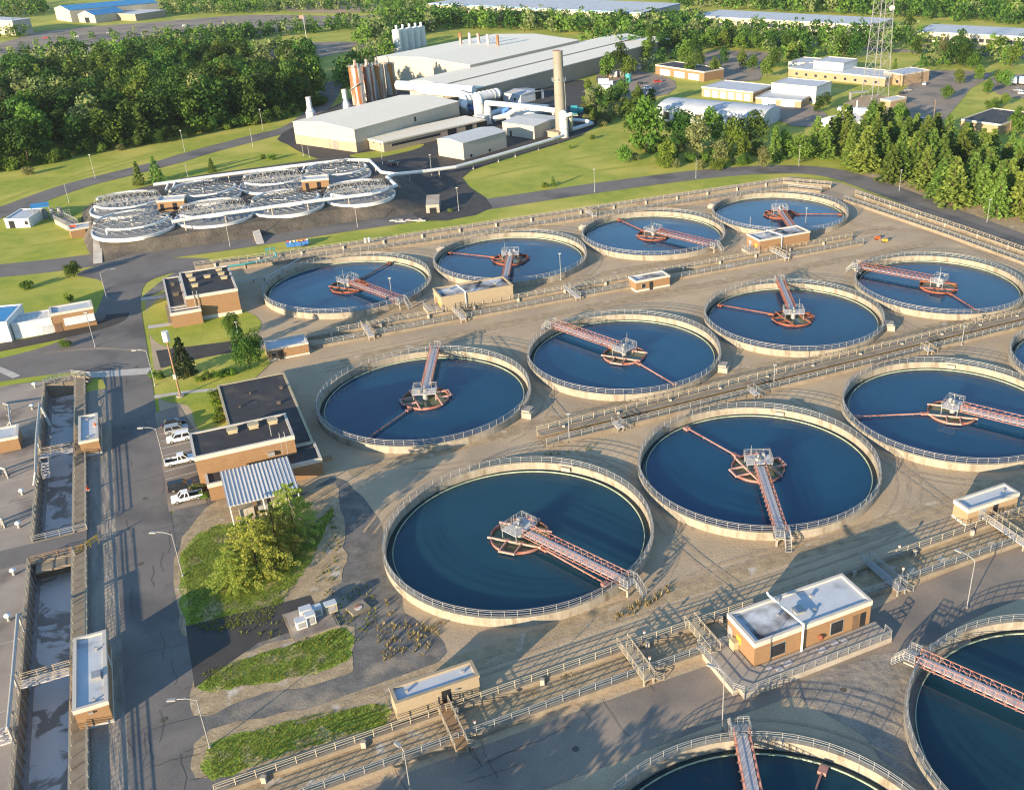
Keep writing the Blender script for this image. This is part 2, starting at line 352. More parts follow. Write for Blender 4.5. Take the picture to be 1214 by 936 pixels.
def sheet(name, px, m, z, n=5, jit=0., kind='structure', holes=()):
    pts = [at(*p) if not isinstance(p, Vector) else p for p in px]
    if n > 1: pts = smooth_loop(pts, n, jit)
    return flat(name, [pts] + list(holes), m, z, kind)
def ribbon(name, px, w, m, z, n=8, zz=None):
    pts = [at(*p) if not isinstance(p, Vector) else p for p in px]; pts = smooth_loop(pts, n, 0, False) if n > 1 else pts
    if not isinstance(w, (list, tuple)): w = [w] * len(pts)
    else: w = [w[0] + (w[-1] - w[0]) * i / (len(pts) - 1) for i in range(len(pts))]
    vs = []
    for i, p in enumerate(pts):
        d = (pts[min(i+1, len(pts)-1)] - pts[max(i-1, 0)]).normalized(); s = Vector((-d.y, d.x, 0)) * w[i] / 2
        vs += [Vector((p.x+s.x, p.y+s.y, z)), Vector((p.x-s.x, p.y-s.y, z))]
    o = MB().add(vs, [(2*i, 2*i+1, 2*i+3, 2*i+2) for i in range(len(pts)-1)]).build(name, m); return setp(o, kind='structure')
def q(u0, u1, v0, v1): return [uv(u0, v0), uv(u1, v0), uv(u1, v1), uv(u0, v1)]
PIT_A = (-27.2, -21.9, 152.2, 212.2); PIT_B = (-27.4, -21.9, 70., 146.0)
big = [Vector((-2600, -300, 0)), Vector((2600, -300, 0)), Vector((2600, 3200, 0)), Vector((-2600, 3200, 0))]
flat('ground', [big, q(*PIT_A), q(*PIT_B)], M['grass'], 0.)
# gravel yard of the clarifiers
flat('gravel_yard', [[uv(-8, 20), uv(215, 20), uv(206, 262), uv(196, 276), uv(20, 276), uv(2, 262), uv(-7, 254), uv(-8, 90)]], M['yard'], .02)
flat('concrete_deck', [[uv(-90, 30), uv(-20.0, 30), uv(-20.0, 214), uv(-34, 216), uv(-90, 212)], q(*PIT_A), q(*PIT_B)], M['slab'], .34)
sheet('rutted_verge', [uv(-20, 30), uv(-15.9, 30), uv(-15.9, 150), uv(-15.8, 206), uv(-20, 206)], M['rut'], .03, 1)
flat('access_road', [smooth_loop([uv(-16, 30), uv(-16, 100), uv(-16, 150), uv(-16, 200), uv(-19, 214), uv(-30, 219), uv(-62, 219), uv(-110, 214), uv(-112, 226), uv(-60, 230.5), uv(-34, 233), uv(-22, 240), uv(-17, 256), uv(-16, 274), uv(-22, 284), uv(-10, 290), uv(10, 280), uv(3, 274), uv(-6, 268), uv(-8, 250), uv(-8, 225), uv(-8, 180), uv(-8, 120), uv(-8, 30)], 4)], M['asphalt'], .045)
ribbon('perimeter_road', [(-90, 330), (0, 321), (60, 315), (130, 306), (180, 301), (260, 291), (390, 271), (480, 258), (560, 245), (700, 224), (830, 207), (920, 201), (985, 205), (1050, 225), (1120, 252), (1214, 288), (1330, 335), (1500, 410)], 11.5, M['asphalt'], .06, 8)
ribbon('access_road', [(-60, 275), (30, 241), (90, 220), (145, 206), (200, 192), (236, 181), (304, 163), (350, 150), (380, 126), (398, 98), (420, 78), (470, 62)], 10, M['asphalt'], .065, 8)
sheet('factory_yard', [(335, 158), (342, 172), (376, 188), (440, 200), (474, 224), (500, 262), (584, 246), (548, 211), (600, 188), (690, 160), (720, 128), (690, 95), (620, 105), (560, 112), (470, 97), (420, 115)], M['black'], .075, 3)
sheet('lawn', [(415, 184), (440, 188), (490, 178), (502, 171), (470, 176)], M['grass'], .09, 4)
ribbon('lower_road', [uv(-8, 78.5), uv(40, 78), uv(76, 77), uv(90, 78.5), uv(140, 78)], 9, M['asphalt2'], .05, 4)
flat('driveway', [[uv(-8.2, 108), uv(-8.2, 121), uv(2, 120.2), uv(8, 120), uv(8.4, 113.5), uv(0, 113)]], M['black'], .07)
flat('parking_lot', [[uv(-8.3, 152), uv(-8.3, 190), uv(-4, 191), uv(-2.2, 180), uv(-2.6, 165), uv(-2.6, 152)]], M['asphalt2'], .06)
for i, v in enumerate((160.3, 163.2, 166.1, 169., 171.9, 174.8, 177.7, 180.6, 183.5)):
    ribbon('road_marking', [uv(-8.1, v - .4), uv(-2.9, v)], .12, M['line'], .075, 1)
flat('grey_gravel', [smooth_loop([uv(-8, 92), uv(-8, 150), uv(2, 152), uv(12, 148), uv(18, 150), uv(21, 135), uv(20, 120), uv(19, 110), uv(22, 100), uv(12, 95), uv(6, 92)], 5, .35)], M['gravel'], .03)
flat('grey_gravel', [smooth_loop([uv(-8, 256), uv(4, 276), uv(22, 275), uv(12, 268), uv(0, 262)], 4, .2)], M['gravel'], .05)
sheet('soil_patch', [(212, 650), (262, 590), (330, 600), (395, 575), (408, 640), (402, 690), (342, 735), (235, 756), (212, 730)], M['soil'], .055, 6, .4)
sheet('lawn', [(216, 655), (250, 625), (300, 620), (352, 640), (395, 600), (372, 660), (345, 700), (320, 735), (258, 748), (225, 742), (214, 705)], M['lush'], .065, 6, .35)
sheet('soil_patch', [(232, 800), (300, 770), (410, 742), (420, 770), (410, 800), (300, 826), (238, 850)], M['soil'], .055, 6, .35)
sheet('lawn', [(240, 797), (300, 777), (345, 764), (410, 744), (412, 783), (350, 803), (290, 813), (244, 820)], M['lush'], .065, 6, .3)
sheet('soil_patch', [(240, 872), (330, 845), (420, 830), (458, 828), (470, 850), (464, 868), (248, 922)], M['soil'], .055, 6, .3)
sheet('lawn', [(246, 884), (300, 866), (360, 850), (452, 834), (458, 858), (400, 876), (330, 896), (252, 924)], M['lush'], .065, 6, .3)
# lawns and paths round the offices
flat('lawn', [smooth_loop([uv(-6.6, 228), uv(-7, 245), uv(-4, 254), uv(2, 256), uv(14, 236), uv(15, 222), uv(0, 219)], 4, .2)], M['grass'], .055)
flat('lawn', [smooth_loop([uv(-7, 196), uv(-6.4, 209), uv(0, 212), uv(14, 211), uv(15, 203), uv(6, 190), uv(3.2, 178), uv(-1.4, 178), uv(-2.4, 190)], 4, .2)], M['grass'], .085)
flat('driveway', [[uv(-6, 211), uv(-6.4, 221), uv(4, 219.5), uv(14, 218), uv(14, 212)]], M['black'], .07)
ribbon('footpath', [uv(-8, 197.2), uv(-2, 196.4), uv(3.2, 194.8)], 1.3, M['walk'], .1, 3)
ribbon('footpath', [uv(-7.2, 236), uv(-2.2, 235.5)], 2.2, M['walk'], .1, 1)
ribbon('footpath', [uv(-7.8, 256), uv(-1.6, 255)], 2.2, M['walk'], .1, 1)
ribbon('crossing_slab', [uv(-20, 214.5), uv(-8.2, 210.6)], 3.2, M['walk'], .075, 1)
ribbon('crossing_slab', [uv(-28, 231), uv(-18, 228.5), uv(-8.2, 222)], 1.2, M['asphalt2'], .075, 4)
ribbon('footpath', [(-20, 432), (0, 438), (20, 447)], 1.6, M['walk'], .075, 3)
ribbon('service_lane', [(-60, 425), (0, 412), (60, 400), (128, 383), (140, 372)], 5, M['black'], .085, 5)
# tread lines worn into the tan gravel
for a, b, c in ((uv(-2, 96), uv(40, 97.2), uv(120, 96.5)), (uv(28, 196), uv(90, 200), uv(190, 198)), (uv(20, 150), uv(90, 153), uv(190, 152)), (uv(30, 217), uv(100, 219), uv(190, 214))):
    ribbon('worn_track', [a, b, c], 3.4, M['soil'], .035, 10)
TZ = [.044]
def tyre_track(pts, n=8):
    c = smooth_loop(pts, n, 0, False)
    for sd in (-.85, .85):
        w_ = []
        for i, p in enumerate(c):
            d = (c[min(i+1, len(c)-1)] - c[max(i-1, 0)]).normalized(); w_.append(p + Vector((-d.y, d.x, 0)) * sd)
        TZ[0] += .0008; ribbon('tyre_track', w_, .42, M['track'], TZ[0], 1)
for cx, cy, ra, a0, a1 in ((39.03, 119.3, 23.6, -1.3, 2.6), (39.03, 119.3, 25.6, -.4, 1.2), (81.77, 119.3, 23.8, -2.2, 1.8), (81.77, 119.3, 25.8, -1.6, -.2), (124.5, 119.3, 24., -2.6, -.6), (39.03, 170.8, 23.8, -1.2, 1.4), (81.77, 170.8, 23.6, -2.4, 1.2), (124.5, 170.8, 23.8, -2.2, 1.), (81.77, 239.7, 23.4, -2., .1), (124.5, 239.7, 23.4, -2., .2), (39.03, 239.7, 23.6, -1.7, .9), (39.03, 50.4, 23.6, .2, 1.6)):
    tyre_track([uv(cx + ra * math.cos(a0 + (a1-a0)*t/12), cy + ra * math.sin(a0 + (a1-a0)*t/12)) for t in range(13)], 3)
for pts in ([(-2, 94.), (30, 94.6), (70, 93.4), (118, 94.4)], [(2, 97), (36, 95.8), (64, 99), (92, 96), (130, 97)], [(62, 94), (60, 108), (60.5, 130), (52, 140), (30, 146)], [(103, 94), (103.5, 118), (102, 138)], [(24, 194), (60, 196.5), (110, 199), (190, 198)], [(24, 199), (70, 200), (130, 197), (196, 201)], [(20, 216), (80, 217), (150, 216), (192, 222)], [(22, 151), (70, 152.4), (120, 151), (190, 152)], [(180, 226), (186, 214), (196, 205), (196, 180)], [(60, 150), (60.6, 172), (61, 194)], [(145, 152), (146, 172), (145, 196)]):
    tyre_track([uv(*p) for p in pts], 10)
# wear of the roads: patches, cracks, manholes
_r = random.Random(11)
for k in range(46):
    if k < 32: u, v, a = _r.uniform(-15.4, -8.8), _r.uniform(75, 205), _r.choice((0, 1))
    else: u, v, a = _r.uniform(-4, 48), _r.uniform(75, 81.5), _r.choice((0, 1))
    p = [uv(u, v)]; d = Vector((1, 0, 0)) if a else Vector((0, 1, 0))
    for i in range(6): q_ = d * _r.uniform(.5, 1.4) + Vector((_r.uniform(-.3, .3), _r.uniform(-.3, .3), 0)); p.append(p[-1] + GU*q_.x + GV*q_.y)
    p = [x for x in p if not (-8.3 < x.dot(GU) < -8 or x.dot(GU) < -16)]
    if len(p) > 2: ribbon('road_crack', p, .05, M['tar'], .062 + .0008*k, 1)
for u, v in ((-12, 104), (-13, 139), (-11.5, 158), (-13.8, 186), (-10.5, 214), (30, 77.4), (63, 71)):
    p = uv(u, v); MB().disc(.42, .066, 20, (p.x, p.y)).build('manhole_cover', M['rail_tie'])['kind'] = 'structure'
flat('worn_track', [smooth_loop([uv(60, 66), uv(58, 74), uv(70, 74), uv(79, 72), uv(84, 71), uv(63, 55)], 5, .3)], M['churned'], .062)
# mowing lanes on the big lawns
for i, px in enumerate(([(570, 236), (640, 226), (760, 210), (880, 196)], [(562, 222), (640, 212), (740, 198), (800, 190)], [(560, 214), (620, 200), (700, 186), (740, 182)], [(600, 196), (660, 180), (705, 168)], [(0, 296), (60, 288), (104, 280)], [(0, 284), (50, 276), (76, 272)], [(180, 205), (250, 190), (300, 182), (340, 180)], [(40, 226), (110, 206), (200, 180), (300, 156)], [(0, 240), (60, 218), (130, 196), (210, 174)])):
    ribbon('mown_lane', px, 2.4, M['mown'], .012 + .001 * i, 6)
# mound under the trickling filters
MZ = 3.3
top = [(110, 252), (112, 272), (140, 283), (190, 281), (250, 272), (345, 256), (430, 243), (466, 234), (474, 218), (440, 200), (400, 194), (320, 203), (220, 216), (140, 232)]
bot = [(96, 258), (112, 309), (160, 301), (200, 296), (260, 288), (350, 274), (440, 260), (500, 250), (505, 228), (462, 198), (405, 186), (320, 196), (215, 211), (120, 236)]
tp = smooth_loop([at(*p, MZ) for p in top], 4); bp_ = smooth_loop([at(*p, 0) for p in bot], 4)
n = len(tp); mid = [a.lerp(b, .5) + Vector((random.uniform(-.5, .5), random.uniform(-.5, .5), random.uniform(-.3, .35))) for a, b in zip(tp, bp_)]
mb = MB().add(tp + mid + [Vector((p.x, p.y, -.1)) for p in bp_], [(k, n+k, n+(k+1) % n, (k+1) % n) for k in range(n)] + [(n+k, 2*n+k, 2*n+(k+1) % n, n+(k+1) % n) for k in range(n)], smooth=True)
mb.add(*tess([tp])); setp(mb.build('embankment', M['mulch']), kind='structure')
def slope_path(a, b, w):
    A, B = at(*a, MZ), at(*b, .05); d = (B - A).normalized(); s = Vector((-d.y, d.x, 0)).normalized() * w / 2; up_ = Vector((0, 0, .3))
    mb = MB().add([A+s+up_, A-s+up_, B-s+up_*.2, B+s+up_*.2, A+s-up_*3, A-s-up_*3, B-s-up_*3, B+s-up_*3], [(0,1,2,3), (0,3,7,4), (1,5,6,2), (3,2,6,7)])
    setp(mb.build('concrete_path', M['walk']), kind='structure')
slope_path((116, 272), (116, 312), 2.2); slope_path((297, 254), (309, 289), 2.)
# far ground: parking lots, lanes, bare earth
sheet('parking_lot', [(-30, 62), (20, 46), (60, 36), (190, 26), (300, 18), (420, 22), (345, 36), (240, 46), (120, 58), (40, 66)], M['asphalt2'], .1, 3)
sheet('bare_earth', [(-40, 70), (40, 64), (110, 56), (200, 46), (210, 51), (110, 62), (60, 70), (-40, 80)], M['concpale'], .14, 3)
sheet('bare_earth', [(330, 12), (360, 4), (430, 2), (460, 10), (400, 16)], M['soil'], .16, 3)
ribbon('far_road', [(-60, 76), (60, 72), (160, 60), (300, 38), (380, 24), (520, 14)], 9, M['asphalt2'], .18, 6)
sheet('parking_lot', [(310, 62), (345, 52), (420, 50), (440, 58), (400, 66), (330, 70)], M['asphalt2'], .12, 3)
sheet('lawn', [(355, 78), (420, 60), (440, 62), (410, 92), (380, 96)], M['grass'], .13, 3)
sheet('parking_lot', [(834, 66), (850, 60), (912, 62), (930, 68), (905, 82), (900, 96), (850, 94), (830, 80)], M['asphalt2'], .12, 2)
sheet('parking_lot', [(708, 86), (760, 84), (800, 96), (792, 112), (740, 118), (715, 108)], M['asphalt2'], .1, 2)
sheet('parking_lot', [(1080, 86), (1142, 84), (1178, 88), (1150, 106), (1122, 140), (1086, 152), (1056, 124), (1076, 104)], M['asphalt2'], .12, 2)
sheet('parking_lot', [(1176, 92), (1260, 88), (1280, 116), (1200, 116), (1176, 106)], M['asphalt2'], .14, 2)
sheet('parking_lot', [(900, 128), (960, 124), (985, 146), (940, 150)], M['asphalt2'], .15, 2)
ribbon('far_road', [(820, 44), (880, 46), (960, 52), (1060, 60), (1130, 62), (1260, 72)], 12, M['asphalt2'], .16, 5)
ribbon('far_road', [(1080, 54), (1150, 56), (1260, 62)], 10, M['asphalt2'], .2, 4)
ribbon('factory_lane', [(698, 110), (735, 92), (790, 60), (840, 42)], 8, M['asphalt2'], .13, 5)
sheet('bare_earth', [(1000, 122), (1040, 112), (1075, 126), (1060, 142), (1010, 140)], M['soil'], .11, 3)
sheet('bare_earth', [(985, 208), (1060, 220), (1140, 252), (1230, 285), (1230, 262), (1150, 238), (1060, 208)], M['soil'], .03, 4, .8)

# ================================================================== walls and channels of the works
def wall_run(mb, pts, t, z0, z1):
    for a, b in zip(pts, pts[1:]):
        d = (b - a).normalized(); s = Vector((-d.y, d.x, 0)) * t / 2; a2 = a - d * .02; b2 = b + d * .02
        mb.add([(*(p.xy), z) for z in (z0, z1) for p in (a2 + s, a2 - s, b2 - s, b2 + s)], [(3,2,1,0), (4,5,6,7), (0,1,5,4), (1,2,6,5), (2,3,7,6), (3,0,4,7)])
    return mb
def up3(pts, z): return [Vector((p.x, p.y, z)) for p in pts]
def channel(label, back, front, hb=1., hf=.9, floor='soil', railm='ochre', piers=True, plank=False):
    t = thing('concrete_channel', label, 'channel', (0, 0, 0))
    wall_run(MB(), back, .5, -.1, hb).build('wall', M['conc'], t)
    wall_run(MB(), front, .55, -.1, hf).build('wall', M['conc'], t)
    MB().rail(up3(back, hb), 1.1, 2.2, .05).build('railing', M[railm], t)
    MB().rail(up3(front, hf), 1.1, 2.2, .05).build('railing', M['galv' if railm == 'ochre' else railm], t)
    mb = MB()
    n = min(len(back), len(front))
    for i in range(n - 1):
        mb.add([(*(p.xy), .28) for p in (front[i], front[i+1], back[i+1], back[i])], [(0, 1, 2, 3)])
    mb.build('channel_floor', M[floor], t)
    if piers:
        for a, b in zip(back, back[1:]):
            L = (b - a).length; d = (b - a).normalized(); k = int(L / 11)
            for j in range(k):
                p = a + d * (5 + 11 * j) - Vector((-d.y, d.x, 0)) * .45
                MB().cbox(0, 0, -.1, .55, .5, hb + .35).build('pier', M['concpale'], t).location = (p.x, p.y, 0)
    if plank:
        wall_run(MB(), [p.lerp(f, .24) for p, f in zip(back, front)], 1.5, hb - .2, hb - .06).build('walkway', M['conc'], t)
    return t
channel('long concrete channel between the lower road and the nearest row of tanks', [uv(-7.6, 89), uv(40, 89), uv(125, 88.6)], [uv(-7.6, 84.2), uv(40, 84.2), uv(125, 83)], .9, .8)
channel('concrete channel with brown posts between the front and middle tank rows', [uv(53, 147.6), uv(120, 147.6), uv(196, 147.6)], [uv(53, 143), uv(120, 143), uv(196, 143)], 1.0, .8, plank=True)
channel('concrete channel passing the small pump houses between middle and rear tank rows', [uv(24, 211), uv(80, 211), uv(172, 211)], [uv(24, 206), uv(80, 206), uv(172, 206)], .9, .7)
channel('long concrete channel along the road behind the rear tank row', [uv(6, 272), uv(50, 269.5), uv(110, 269.5), uv(188, 268.5), uv(199, 257)], [uv(12, 268), uv(52, 264), uv(110, 263.6), uv(186, 262.5), uv(193, 254)], 1.2, .9)
channel('angled concrete channel running downhill beside the pine belt road', [uv(199.5, 245), uv(203, 200), uv(207, 100)], [uv(193.5, 243), uv(197, 200), uv(201, 100)], 1.2, .9)
# footbridges over the channels
def footbridge(u, v0, v1, z, label, steps=True, m='ochre', dk='wood', w=1.5):
    p = uv(u, (v0 + v1) / 2); L = v1 - v0
    t = thing('footbridge', label, 'footbridge', (p.x, p.y, 0), GA, 'footbridges over the channels')
    MB().box(-w/2, -L/2, z - .15, w/2, L/2, z).build('deck', M[dk], t)
    for s in (-1, 1): MB().rail([(s*w/2, -L/2, z), (s*w/2, L/2, z)], 1.1, 1.4, .05).build('handrail', M[m], t)
    if steps:
        mb = MB()
        for k in range(4): mb.box(w/2 + .3*k, -L/2, z - .3 - .28*k, w/2 + .34 + .3*k, -L/2 + 1.3, z - .2 - .28*k)
        mb.build('steps', M['concpale'], t)
        for s in (0, 1.3): MB().rail([(w/2, -L/2 + s, z), (w/2 + 1.3, -L/2 + s, z - 1.)], 1., 1.3, .05).build('handrail', M[m], t)
    for x in (-w/2 + .1, w/2 - .1): MB().box(x - .1, -L/2 + .05, -.05, x + .1, -L/2 + .25, z - .15).build('post', M[m], t)
    return t
footbridge(18.2, 82.6, 90.2, 1.05, 'brown plank footbridge leading to the open door of the flat roofed block hut')
footbridge(42.2, 82.6, 90.2, 1.0, 'narrow ochre footbridge over the channel below the nearest tank', dk='ochre')
footbridge(52.0, 83.2, 90., 1.0, 'footbridge ending at the porch of the brick control house', False, dk='ochre')
footbridge(81.3, 82., 90.2, 1.0, 'grey footbridge in the control house shadow', m='galv', dk='grey')
footbridge(104.6, 81.8, 90.6, 1.0, 'wide footbridge in front of the small brick hut with blue white roof', dk='deck')
for (u, va, vb, lb) in ((67., 142., 144.4, 'small grey steps at the end of the middle channel'), (96., 141.6, 144., 'small white stair over the middle channel wall'), (139, 141.6, 144., 'small stair on the middle channel wall near the tank gap'),
                        (57.5, 204.6, 212., 'small footbridge by the tan pump house'), (36.5, 204.6, 212., 'stubby footbridge near the end of the pump house channel'), (86, 204.6, 212., 'white footbridge beyond the tan pump house'),
                        (146, 204.6, 212., 'sloping footbridge beside the brick hut near the far tank'), (117., 263, 270, 'small footbridge on the rear channel between far tanks')):
    footbridge(u, va, vb, 1.05, lb, vb - va < 4, 'galv' if 'white' in lb or 'grey' in lb else 'ochre', 'deck', 1.3)
# aeration basins
def basin(label, pit, zw, cross=(), extra=None):
    u0, u1, v0, v1 = pit; p = uv((u0+u1)/2, (v0+v1)/2); hx, hy = (u1-u0)/2, (v1-v0)/2
    t = thing('aeration_basin', label, 'basin', (p.x, p.y, 0), GA, 'aeration basins')
    mb = MB(); T = .35
    mb.box(-hx-T, -hy-T, zw-.6, -hx, hy+T, .42).box(hx, -hy-T, zw-.6, hx+.3, hy+T, .42).box(-hx, -hy-T, zw-.6, hx, -hy, .42).box(-hx, hy, zw-.6, hx, hy+T, .42)
    mb.build('wall', M['conc'], t)
    MB().box(-hx, -hy, zw-.5, hx, hy, zw).build('water', M['murky'], t)
    MB().box(hx+.3, -hy, .30, hx+2.0, hy, .46).build('walkway', M['conc'], t)
    mb = MB()                                            # air pipes and ledge along the shaded wall
    mb.box(-hx, -hy, zw-.2, -hx+.55, hy, zw+.5)
    k = int(2*hy / 2.1)
    for i in range(k): mb.cyl((-hx+.2, -hy+1+2.1*i, zw+.4), (-hx+.2, -hy+1+2.1*i, .35), .09, n=6)
    mb.build('air_pipe', M['grey'], t)
    MB().rail([(-hx-.2, -hy, .42), (-hx-.2, hy, .42)], 1.1, 2., .05).build('railing', M['ochre'], t)
    MB().rail([(hx+.15, -hy, .46), (hx+.15, hy, .46)], 1.1, 2., .05).build('railing', M['ochre'], t)
    MB().rail([(hx+1.9, -hy, .46), (hx+1.9, hy, .46)], 1.1, 2., .05).build('railing', M['ochre'], t)
    for y in cross:
        o = MB().box(-hx, y-.7, .3, hx, y+.7, .5).build('crosswalk', M['deck'], t)
        for s in (-.7, .7): MB().rail([(-hx, y+s, .5), (hx, y+s, .5)], 1.1, 1.6, .05).build('railing', M['ochre'], t)
    return t, hx, hy
t, hx, hy = basin('long aeration basin of brown foaming water crossed by one railed walkway', PIT_A, -2.6, (-1.5,))
MB().rail([(-hx-.2, hy+.2, .42), (hx+2, hy+.2, .42)], 1.1, 2., .05).build('railing', M['galv'], t)
MB().rail([(-hx-.2, -hy-.2, .42), (hx+2, -hy-.2, .42)], 1.1, 2., .05).build('railing', M['galv'], t)
mb = MB(); wall_run(mb, [Vector((-hx-.2, hy+.4, 0)), Vector((-hx+2.5, hy+1.8, 0)), Vector((hx-.5, hy+2.3, 0)), Vector((hx+3, hy-.6, 0)), Vector((hx+2.2, hy-2.4, 0))], .35, 0, .75).build('parapet', M['conc'], t)
MB().rail([(-hx-.2, hy+.4, .75), (-hx+2.5, hy+1.8, .75), (hx-.5, hy+2.3, .75), (hx+3, hy-.6, .75)], 1.0, 1.6, .05).build('railing', M['galv'], t)
t, hx, hy = basin('aeration basin of grey scummy water with a pale slab over its end', PIT_B, -2.6, (10.,))
MB().box(-hx+.6, hy-2.2, -.3, hx, hy-.1, .1).build('end_slab', M['conc'], t)
MB().rail([(-hx, hy+.1, .42), (hx+1.6, hy+.1, .42)], 1.1, 2., .05).build('railing', M['wood'], t)
# seams on the deck
for v in (100, 107, 114, 121, 128, 135, 141.5, 150.5, 158, 166, 174, 182, 190, 198, 206):
    ribbon('deck_joint', [uv(-75, v - 1), uv(-27.8, v)], .14, M['concpale'] if v % 2 else M['walk'], .36, 1)
flat('service_strip', [[uv(-90, 146.2), uv(-27.6, 146.6), uv(-20, 146.4), uv(-20, 151.8), uv(-27.6, 151.8), uv(-90, 151)]], M['asphalt'], .365)

# ================================================================== clarifier tanks
RIM, WZ = 1.5, .25
def rotz(o, a): o.rotation_euler = (0, 0, a); return o
mb = MB().lathe([(20.3, -.05), (20.3, 1.3), (20.38, 1.32), (20.38, RIM), (19.85, RIM), (19.85, -.02)], 120, closed=False, smooth=False)
TANK = {}
TANK['wall'] = mb
TANK['trough'] = MB().lathe([(19.86, .06), (18.9, .06)], 120, closed=False)
TANK['weir'] = MB().lathe([(18.97, .0), (18.97, .42), (18.85, .42), (18.85, .0)], 120, closed=False)
TANK['water'] = MB().disc(18.87, WZ, 120)
TANK['railing'] = MB().rail([(20.1*math.cos(R(5*k)), 20.1*math.sin(R(5*k)), RIM) for k in range(72)], 1.1, 3., .04, closed=True)
def truss(mb, x0, x1, y, z0, z1, n, r=.06):
    mb.bar((x0, y, z0), (x1, y, z0), r*1.6); mb.bar((x0, y, z1), (x1, y, z1), r*1.3); d = (x1-x0)/n
    for i in range(n+1): mb.bar((x0+d*i, y, z0), (x0+d*i, y, z1), r)
    for i in range(n): mb.bar((x0+d*i, y, z0), (x0+d*(i+1), y, z1), r*.8)
    mb.bar((x0, y, (z0+z1)/2), (x1, y, (z0+z1)/2), r*.8)
BR_Z = 1.85
BRIDGE = MB()
for s in (-1, 1): truss(BRIDGE, 1.6, 20.6, s*.85, BR_Z - .35, BR_Z + .95, 15, .05)
for i in range(16): BRIDGE.box(1.6+1.26*i-.05, -1.05, BR_Z-.42, 1.6+1.26*i+.05, 1.05, BR_Z-.28)
BRDECK = MB().box(1.6, -.72, BR_Z-.1, 20.9, .72, BR_Z-.02)
LAND = MB().box(20.5, -1.1, BR_Z-.12, 22., 1.1, BR_Z-.02)
LAND.rail([(20.6, -1.1, BR_Z), (22., -1.1, BR_Z), (22., .2, BR_Z)], 1.1, .8, .05).rail([(20.6, 1.1, BR_Z), (22., 1.1, BR_Z)], 1.1, .8, .05)
for k in range(5): LAND.box(22.+.3*k, .2, BR_Z-.35-.34*k, 22.34+.3*k, 1.1, BR_Z-.27-.34*k)
LAND.rail([(22, .2, BR_Z), (23.5, .2, BR_Z-1.7)], 1., .8, .045).rail([(22, 1.1, BR_Z), (23.5, 1.1, BR_Z-1.7)], 1., .8, .045)
LEG = MB().box(21.6, -1., -.05, 21.9, -.7, BR_Z-.12).box(20.5, -1.3, 1.3, 21.9, 1.3, 1.52)
PLAT = MB().box(-1.6, -2.2, 2.05, 1.5, 2.2, 2.15)
PLATR = MB().rail([(1.5, -.8, 2.15), (1.5, -2.2, 2.15), (-1.6, -2.2, 2.15), (-1.6, 2.2, 2.15), (1.5, 2.2, 2.15), (1.5, .8, 2.15)], 1.1, 1.2, .042)
for x in (-1.5, 1.4):
    for y in (-2.1, 2.1): PLATR.bar((x, y, .7), (x, y, 2.05), .07)
DRIVE = MB().cyl((0, 0, .0), (0, 0, 2.1), .55, .5, 12).cyl((0, 0, 2.15), (0, 0, 2.6), .62, .55, 14).cyl((0, 0, 2.6), (0, 0, 3.1), .28, .22, 12).cbox(-.8, .9, 2.15, .6, .6, .8).cyl((.3, -1.3, 2.17), (.3, -1.3, 5.1), .05, .04, 6)
RING = MB().lathe([(4.45, -.1), (4.45, .72), (4.32, .72), (4.32, -.1)], 56, closed=False)
RING.lathe([(4.52, .62), (4.52, .72), (4.3, .72), (4.3, .62)], 56)
BEAMS = MB()
for s in (-1, 1):
    BEAMS.box(-4.4, s*2.1-.1, .55, 4.4, s*2.1+.1, .86)
    BEAMS.box(s*1.2-.1, -4.9, .5, s*1.2+.1, -1.6, .82).box(s*1.2-.1, 1.6, .5, s*1.2+.1, 4.9, .82)
    BEAMS.box(-1.3, s*4.75-.1, .5, 1.3, s*4.75+.1, .8)
WELL = MB().disc(4.31, WZ + .02, 48)
SKIM = MB().cyl((4.4, 0, .55), (17.9, 0, .62), .16, .13, 8).box(17.4, -.5, .3, 18.5, .5, .75).box(4.4, -.3, .35, 6.0, .3, .75)
for k in range(7): SKIM.bar((5.5 + 2*k, 0, .55), (5.5 + 2*k, 0, .2), .05)
OUT = MB().box(20.2, -1.4, -.05, 22.6, 1.4, 1.15).box(20.0, -1.05, 1.15, 22.2, 1.05, 1.5)
GATE = MB().box(19.6, -1.3, RIM, 20.6, 1.3, RIM + .16).box(19.3, -.8, .5, 19.8, .8, 1.2)
protos = {}
def part(key, name, src, m, parent, rz=0.):
    if key not in protos:
        protos[key] = src.build(name, m, parent); o = protos[key]
    else:
        o = protos[key].copy(); o.parent = parent; COL.objects.link(o)
    return rotz(o, rz)
